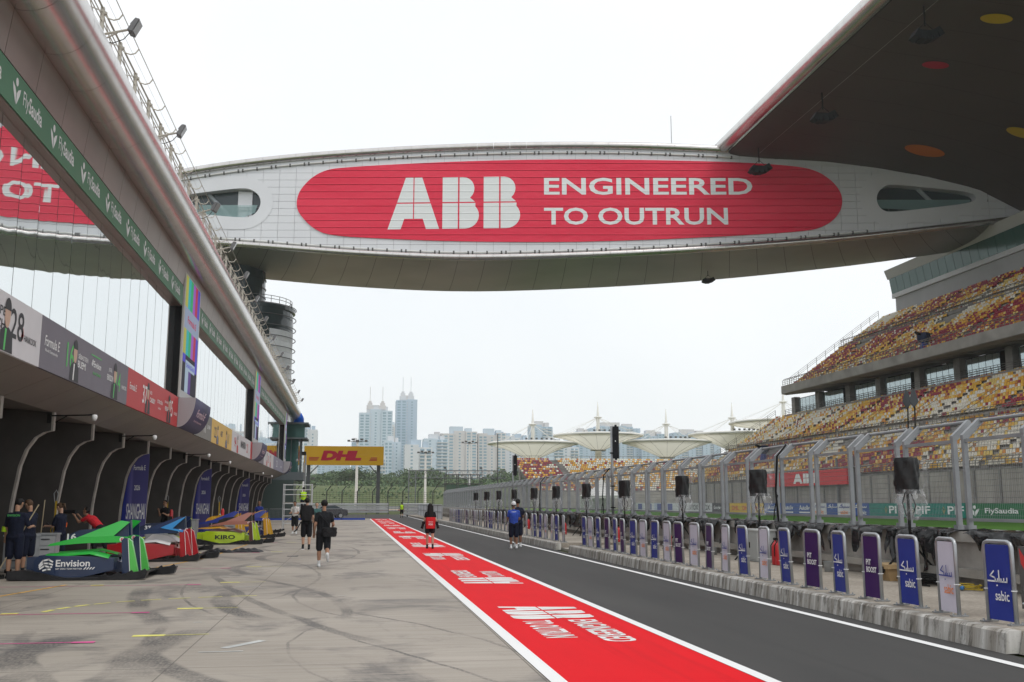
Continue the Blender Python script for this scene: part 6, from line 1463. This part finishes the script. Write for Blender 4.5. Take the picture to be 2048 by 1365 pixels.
# ================================================================== PEOPLE
SK = {k: M('skin_' + k, c, .55) for k, c in dict(a=(.42, .24, .16), b=(.36, .20, .13), c=(.52, .32, .23), d=(.24, .13, .085)).items()}
def cloth(name, c): return M('cloth_' + name, c, .85, var=.18, vs=14, bump=.25, bs=30)
CL = {n: cloth(n, c) for n, c in dict(black=(.012, .013, .016), navy=(.008, .011, .026), white=(.62, .60, .58), blue=(.03, .07, .36), red=(.50, .02, .03), hivis=(.45, .72, .03), teal=(.06, .14, .14), orange=(.75, .13, .02), royal=(.02, .035, .20)).items()}
SHW, SHB = M('shoe_white', (.62, .63, .64), .6), M('shoe_black', (.016, .016, .018), .6); HAIRM = {n: M('hair_' + n, c, .6) for n, c in dict(black=(.010, .009, .009), brown=(.08, .045, .025)).items()}
NAILM = M('eye_dark', (.02, .015, .012), .3)
def person(label, loc, rz, h=1.74, skin='a', shirt='black', short='black', shoe=SHB, hair='black', legs=((0, 0), (0, 0)), arms=None, lean=0., head=(0, 0), long=False, cap=None, sleeve=.55, trouser=.93, stoop=0., sock=None, face_down=0., sit=None, vest=None, skirt=False, female=False, vox=.0135):
    """legs: (thigh swing, knee bend) for left/right in degrees; arms: (shoulder swing, out, elbow bend, inward) per side; local facing +Y"""
    s = h / 1.74; prim = []                                   # (a, b, ra, rb, material index)
    mats = [SK[skin], CL[shirt], CL[short], shoe, sock or shoe, CL[vest] if vest else CL[shirt]]
    def seg(a, b, ra, rb, m): prim.append((Vector(a), Vector(b), ra, rb, m))
    hipz = .91 if sit is None else sit
    L = R(lean); up = Vector((0, math.sin(L), math.cos(L))); fwd = Vector((0, math.cos(L), -math.sin(L)))
    pel = Vector((0, 0, hipz)); ch = pel + up * .36; nk = pel + up * .55; hd0 = nk + (up * math.cos(R(stoop)) + fwd * math.sin(R(stoop))) * .10
    sw = .175 if not female else .155
    T = 5 if vest else 1
    seg(pel + Vector((-.075, 0, .0)), pel + Vector((.075, 0, 0)), .125, .125, 2); seg(pel + up * .06, ch, .125, .145, T); seg(pel + up * .08 + Vector((-.06, 0, 0)), ch + Vector((-.07, 0, 0)), .105, .115, T); seg(pel + up * .08 + Vector((.06, 0, 0)), ch + Vector((.07, 0, 0)), .105, .115, T)
    seg(ch + Vector((-.08, 0, 0)) + up * .05, ch + Vector((.08, 0, 0)) + up * .05, .115, .115, T); seg(ch + Vector((-sw + .02, 0, 0)) + up * .13, ch + Vector((sw - .02, 0, 0)) + up * .13, .068, .068, T); seg(ch + up * .1, nk, .09, .06, T)
    seg(nk, hd0 + up * .04, .052, .050, 0)
    # head
    yaw = R(head[0]); pit = R(head[1]) + L * .3; hf = Vector((math.sin(-yaw) * math.cos(pit), math.cos(yaw) * math.cos(pit), -math.sin(pit))); hr = Vector((math.cos(yaw), math.sin(yaw), 0)); hu = hr.cross(hf).normalized()
    hc = hd0 + hu * .115 + hf * .015
    seg(hc + hu * .035, hc + hu * .02 - hf * .02, .088, .086, 0); seg(hc - hu * .02 + hf * .02, hc - hu * .075 + hf * .035, .074, .050, 0); seg(hc + hf * .088 - hu * .0, hc + hf * .108 - hu * .035, .011, .017, 0)
    for e in (-1, 1): seg(hc + hr * .083 * e - hf * .012 + hu * .012, hc + hr * .087 * e - hf * .016 - hu * .025, .017, .012, 0)
    # legs
    for i, e in enumerate((-1, 1)):
        th, kn = [R(q) for q in legs[i]]; hp = pel + Vector((e * .092, 0, -.02))
        d1 = Vector((e * .03, math.sin(th), -math.cos(th))).normalized(); kne = hp + d1 * .415; a2 = th - kn; d2 = Vector((0, math.sin(a2), -math.cos(a2))); ank = kne + d2 * .40
        seg(hp, kne, .084, .056, 0); seg(kne, kne + d2 * .14, .056, .060, 0); seg(kne + d2 * .12, ank, .059, .037, 0)
        if long: seg(hp, kne, .105, .078, 2); seg(kne, ank - d2 * .02, .078, .062, 2)
        elif not skirt: seg(hp + Vector((0, 0, .03)), hp + d1 * (.415 * trouser), .112, .094, 2)
        else: seg(hp + Vector((0, 0, .03)), hp + d1 * .2, .115, .11, 2)
        seg(ank - d2 * .09, ank, .042, .046, 4)
        ft = Vector((e * .12, math.cos(a2), math.sin(a2))).normalized(); seg(ank + d2 * .045 - ft * .05, ank + d2 * .055 + ft * .13, .046, .036, 3)
        seg(ank + d2 * .02, ank + d2 * .05 + ft * .05, .046, .046, 3)
    # arms with hands
    arms = arms or ((10, 9, 18, 0), (-8, 9, 16, 0)); hands = []
    for i, e in enumerate((-1, 1)):
        a, o, el, inn = [R(q) for q in arms[i]]; sh = ch + Vector((e * sw, 0, 0)) + up * .125
        d1 = Vector((e * math.sin(o), math.sin(a) * math.cos(o), -math.cos(a) * math.cos(o))).normalized(); elb = sh + d1 * .285; a2 = a + el
        d2 = Vector((e * math.sin(o - inn), math.sin(a2) * math.cos(o), -math.cos(a2) * math.cos(o))).normalized(); wr = elb + d2 * .245
        seg(sh, elb, .048, .040, 0); seg(elb, wr, .041, .027, 0); seg(sh, sh + d1 * .285 * sleeve, .064, .060, 1)
        sd = d2.cross(Vector((0, 0, 1))); sd = sd.normalized() if sd.length > .1 else Vector((0, 1, 0)); pm = d2.cross(sd).normalized()
        seg(wr, wr + d2 * .07, .026, .034, 0)
        for q in range(4):
            b0 = wr + d2 * .085 + sd * (.024 - .016 * q); ln = (.045, .052, .048, .036)[q]; k1 = b0 + (d2 * .9 + pm * .3).normalized() * ln; seg(b0 - d2 * .02, k1, .0105, .0095, 0); seg(k1, k1 + (d2 * .6 + pm * .7).normalized() * ln * .7, .0095, .0085, 0)
        b0 = wr + d2 * .03 + sd * .03; k1 = b0 + (sd * .7 + d2 * .7).normalized() * .045; seg(b0, k1, .0125, .011, 0); seg(k1, k1 + d2 * .03, .011, .009, 0)
        hands.append(wr + d2 * .1)
    # union of tapered capsules -> one continuous skin by voxel remesh
    mb = MB()
    for a, b, ra, rb, m in prim:
        d = b - a; ln = d.length; d = d / ln if ln > 1e-6 else Vector((0, 0, 1)); n = 10 if max(ra, rb) > .03 else 6
        path = [a - d * ra * .98, a - d * ra * .8, a - d * ra * .4, a, b, b + d * rb * .4, b + d * rb * .8, b + d * rb * .98]; mb.tube(path, [ra * .2, ra * .6, ra * .917, ra, rb, rb * .917, rb * .6, rb * .2], n)
    me = mb.mesh('person_tmp', SK[skin]); ob = bpy.data.objects.new('person_tmp', me); COL.objects.link(ob)
    md = ob.modifiers.new('remesh', 'REMESH'); md.mode = 'VOXEL'; md.voxel_size = vox; sm_ = ob.modifiers.new('smooth', 'SMOOTH'); sm_.factor = .5; sm_.iterations = 3
    dg = bpy.context.evaluated_depsgraph_get(); m2 = bpy.data.meshes.new_from_object(ob.evaluated_get(dg)); bpy.data.objects.remove(ob); bpy.data.meshes.remove(me); m2.name = 'body'
    nf = len(m2.polygons); ce = np.empty(nf * 3, np.float32); m2.polygons.foreach_get('center', ce); ce = ce.reshape(-1, 3).astype(float)
    best = np.full(nf, 1e9); idx = np.zeros(nf, int)
    for a, b, ra, rb, m in prim:
        A, B = np.array(a), np.array(b); ab = B - A; t_ = np.clip(((ce - A) @ ab) / max(1e-9, ab @ ab), 0, 1); ds = np.linalg.norm(ce - (A + t_[:, None] * ab), axis=1) - (ra + (rb - ra) * t_) - (.004 if m else 0)
        q = ds < best; best[q] = ds[q]; idx[q] = m
    m2.materials.clear()
    for m in mats: m2.materials.append(m)
    m2.polygons.foreach_set('material_index', idx.tolist()); m2.polygons.foreach_set('use_smooth', [True] * nf); m2.update()
    t = thing('person', label, 'person', loc, rz); t.scale = (s, s, s); put('body', m2, t, world=False)
    # hair or cap
    hm_ = MB(); HN = 14
    def hairf(a, b):
        an = 2 * math.pi * a; el = math.pi / 2 - b * (2.45 if math.sin(an) < -.1 else (.85 if math.sin(an) > .45 else 1.45)); rr_ = .095 * (1 + .04 * math.sin(9 * an + 5 * b))
        return hc + hu * (.022 + rr_ * 1.08 * math.sin(el)) + hr * (rr_ * math.cos(el) * math.cos(an)) + hf * (rr_ * 1.08 * math.cos(el) * math.sin(an) - .008)
    put('hair' if not cap else 'cap', MB().grid(hairf, 18, 8).mesh('hair', cap or HAIRM[hair], True), t, world=False)
    if cap:
        put('cap_peak', MB().ext([hc + hu * .07 + hf * .08 + hr * x for x in (-.07, .07)] + [hc + hu * .055 + hf * .16 + hr * x for x in (.05, -.05)], hu * .008).mesh('cap_peak', cap), t, world=False)
        put('hair', MB().grid(lambda a, b: hc + hr * (.092 * math.cos(math.pi * (1 + a))) + hf * (.095 * math.sin(math.pi * (1 + a)) - .004) + hu * (.03 - .09 * b), 10, 3).mesh('hair', HAIRM[hair], True), t, world=False)
    fc = MB()
    for e in (-1, 1): fc.box(hc + hf * .088 + hr * .032 * e + hu * .008, (.02, .012, .010))
    fc.box(hc + hf * .082 - hu * .062, (.04, .012, .008)); put('face_features', fc.mesh('face_features', NAILM), t, world=False)
    return t, dict(pel=pel, ch=ch, nk=nk, hc=hc, hands=hands, up=up, fwd=fwd, hf=hf, hr=hr, hu=hu, sw=sw)
def acc(t, name, mb, mat, sm=False): return put(name, mb.mesh(name, mat, sm), t, world=False)
def bag_mesh(c, sx, sy, sz, seed=0): return MB().grid(lambda a, b: tuple(Vector(c) + Vector(blob(a, b, sx, sy, -sz, sz, seed, 1, .92))), 20, 10)
def closed(mb, c, sx, sy, sz): mb.box((c[0], c[1], c[2] + sz * .97), (sx * 1.6, sy * 1.6, .02)); mb.box((c[0], c[1], c[2] - sz * .97), (sx * 1.5, sy * 1.5, .02)); return mb
BAGB = M('bag_black', (.014, .014, .016), .7, bump=.3, bs=20); BAGR = M('bag_red', (.55, .02, .025), .6)
# man in black walking away
t, j = person('person in black T-shirt and shorts walking away with a hip bag', (-.72, 27.75, 0), .05, 1.73, 'b', shirt='black', short='black', shoe=SHW, legs=((6, 4), (-14, 52)), arms=((-8, 12, 40, 8), (6, 16, 62, 22)), head=(0, 6))
acc(t, 'hip_bag', closed(bag_mesh((.15, -.15, .93), .19, .10, .12), (.15, -.15, .93), .19, .1, .12), BAGB); acc(t, 'bag_strap', MB().tube([(.17, -.16, 1.0), (.1, -.16, 1.15), (-.1, -.13, 1.38), (-.14, .0, 1.45)], .014, 5), BAGB)
# man with backpack
t, j = person('person in black with backpack standing beside the walking man', (-1.62, 38.2, 0), .05, 1.83, 'c', shoe=SHB, legs=((3, 4), (-3, 3)), arms=((14, 10, 70, 20), (8, 10, 55, 10)), sock=SHB)
acc(t, 'backpack', closed(bag_mesh((-.02, -.20, 1.27), .20, .12, .26, 4), (-.02, -.2, 1.27), .2, .12, .26), BAGB, True); acc(t, 'camera_strap', MB().tube([(-.2, -.1, .95), (-.32, -.14, .72), (-.42, -.2, .62), (-.3, -.2, .70)], .02, 5), BAGB)
acc(t, 'shoe_sole', MB().box((-.1, .02, .012), (.1, .28, .024)).box((.1, .02, .012), (.1, .28, .024)), T_W)
# man in white shirt
t, j = person('person in white shirt and black shorts looking at a phone by the scaffold', (gx(591, 57.5), 57.5, 0), R(160), 1.76, 'b', shirt='white', short='black', shoe=SHW, arms=((12, 6, 78, 18), (16, 6, 74, 18)), head=(0, 28), trouser=1.0)
acc(t, 'lanyard', MB().tube([(-.05, .12, 1.45), (0, .16, 1.2), (.05, .12, 1.45)], .008, 4), BAGB)
# marshal on the scaffold
t, j = person('person in lime vest sitting on the scaffold tower', (gx(607, 64), 63.8, 1.10), 0, 1.72, 'b', shirt='navy', short='navy', sit=.72, long=True, legs=((70, 75), (74, 78)), vest='hivis', lean=12, arms=((40, 8, 40, 0), (38, 8, 40, 0)))
acc(t, 'reflective_band', MB().lathe([(.185, 1.02), (.185, 1.06)], (0, .08, -.05), 16), M('band_grey', (.25, .27, .2), .4))
# half hidden marshal, and the one far down the lane
person('person in teal jacket half hidden behind the two men in black', (gx(634, 52), 52, 0), R(170), 1.66, 'c', shirt='teal', short='black', vest=None, long=True, head=(10, 0))
person('person in lime vest walking far down the pit lane', (5.75, 117, 0), 0, 1.72, 'b', shirt='navy', short='black', vest='hivis', legs=((10, 6), (-12, 20)))
# woman with red bag and two cameras
t, j = person('woman in black dress with red bag and cameras walking on the red strip', (2.95, 38.2, 0), 0, 1.63, 'c', shirt='black', short='black', shoe=SHB, hair='black', legs=((5, 2), (-5, 6)), arms=((4, 14, 25, 0), (2, 16, 25, 0)), skirt=True, female=True, sleeve=.45, sock=SHB)
acc(t, 'bag', closed(bag_mesh((0, -.19, 1.02), .19, .10, .22, 2), (0, -.19, 1.02), .19, .1, .22), BAGR, True); acc(t, 'hair', MB().grid(lambda a, b: (.115 * math.cos(math.pi * (1 + a)) * (1 + .15 * b), -.03 + .10 * math.sin(math.pi * (1 + a)) - .03 * b, 1.70 - .42 * b), 12, 8), HAIRM['black'], True)
mb = MB(); lettering(mb, 'ROG', (-.08, -.302, .93), PX, PZ, .16, .07, 0, .03); lettering(mb, 'NIKON', (-.09, -.302, 1.04), PX, PZ, .18, .035, 0, .02); acc(t, 'bag_lettering', mb, T_W)
for e in (-1, 1): acc(t, 'camera', MB().tube([(e * .27, -.02, 1.0), (e * .33, .02, .80)], [.05, .055], 10).box((e * .26, -.03, 1.02), (.13, .09, .10)), BAGB)
# men by the boards
t, j = person('person in bright blue shirt with white cap standing by the boards', (6.05, 37.6, 0), -.1, 1.70, 'd', shirt='blue', short='navy', shoe=SHW, cap=SHW, arms=((10, 12, 70, 15), (10, 10, 75, 15)), legs=((2, 2), (-3, 3)))
mb = MB(); lettering(mb, 'HANKOOK', (-.09, -.152, 1.38), PX, PZ, .18, .035, 0, .02); acc(t, 'shirt_lettering', mb, T_W)
t, j = person('person in dark shirt half hidden behind the blue shirt', (6.42, 38.9, 0), .2, 1.80, 'd', shirt='navy', short='navy', shoe=SHW, arms=((12, 10, 70, 10), (10, 12, 60, 10)))
# photographer in red, bent forward
t, j = person('person in red polo bending to photograph the green car', (gx(205, 33), 33.0, 0), R(78), 1.76, 'b', shirt='red', short='black', long=True, lean=48, legs=((20, 30), (-10, 16)), arms=((62, 4, 75, 20), (60, 4, 80, 20)), head=(0, -30), stoop=15)
hx = (j['hands'][0] + j['hands'][1]) / 2; d = j['hf']; acc(t, 'camera', MB().box(hx + Vector((0, .02, .06)), (.15, .09, .11)).tube([hx + Vector((0, .04, .06)), hx + Vector((0, .36, .07))], [.05, .06], 12), BAGB); 
# woman reading her phone
t, j = person('woman in navy kit with orange armband looking at her phone', (gx(124, 29.2), 29.2, 0), R(62), 1.66, 'c', shirt='navy', short='navy', hair='brown', arms=((18, 6, 72, 12), (22, 6, 70, 12)), head=(0, 22), female=True, sleeve=.8, trouser=1.05)
acc(t, 'armband', MB().tube([(.245, .06, 1.22), (.265, .09, 1.10)], [.062, .06], 12, False), CL['orange']); acc(t, 'ponytail', MB().tube([j['hc'] - j['hf'] * .09 + j['hu'] * .06, j['hc'] - j['hf'] * .17 + j['hu'] * .02, j['hc'] - j['hf'] * .17 - j['hu'] * .14], [.03, .035, .012], 8), HAIRM['brown'], True); acc(t, 'phone', MB().box(j['hands'][1] + Vector((-.06, .05, .03)), (.075, .14, .012), rx=.6), BLK)
# two crew members at the left edge
t, j = person('person in navy crew shirt with lime armband, back to the camera', (gx(36, 24.7), 24.7, 0), -.15, 1.76, 'a', shirt='navy', short='navy', shoe=SHB, arms=((10, 14, 20, 0), (18, 16, 75, 25)), head=(-15, 22), sleeve=.75)
mb = MB(); lettering(mb, 'ENVISION', (-.14, -.152, 1.375), PX, PZ, .28, .05, 0, .02); acc(t, 'shirt_lettering', mb, T_G); acc(t, 'armband', MB().tube([(-.275, .05, 1.14), (-.295, .065, 1.04)], [.058, .055], 12, False), CL['hivis'])
person('person in navy crew kit half hidden behind the other crew member', (gx(62, 26.0), 26.0, 0), R(60), 1.74, 'a', shirt='navy', short='navy', shoe=SHB, hair='brown', arms=((20, 8, 60, 10), (20, 8, 60, 10)), head=(0, 25), sleeve=.75)
# man by the blue arch banner and man in blue at the last cars
t, j = person('person in black touching his face beside the blue arch banner', (gx(332, 46.5), 46.5, 0), R(150), 1.76, 'b', shirt='black', short='black', arms=((15, 10, 95, 15), (22, 6, 128, 15)), head=(-20, 5)); acc(t, 'shoulder_bag', bag_mesh((-.24, .02, .92), .07, .15, .17), BAGB)
person('person in royal blue shirt standing behind the blue cars', (gx(519, 60.5), 60.5, 0), R(165), 1.76, 'd', shirt='royal', short='navy', long=True, arms=((15, 10, 85, 25), (15, 10, 60, 25)))
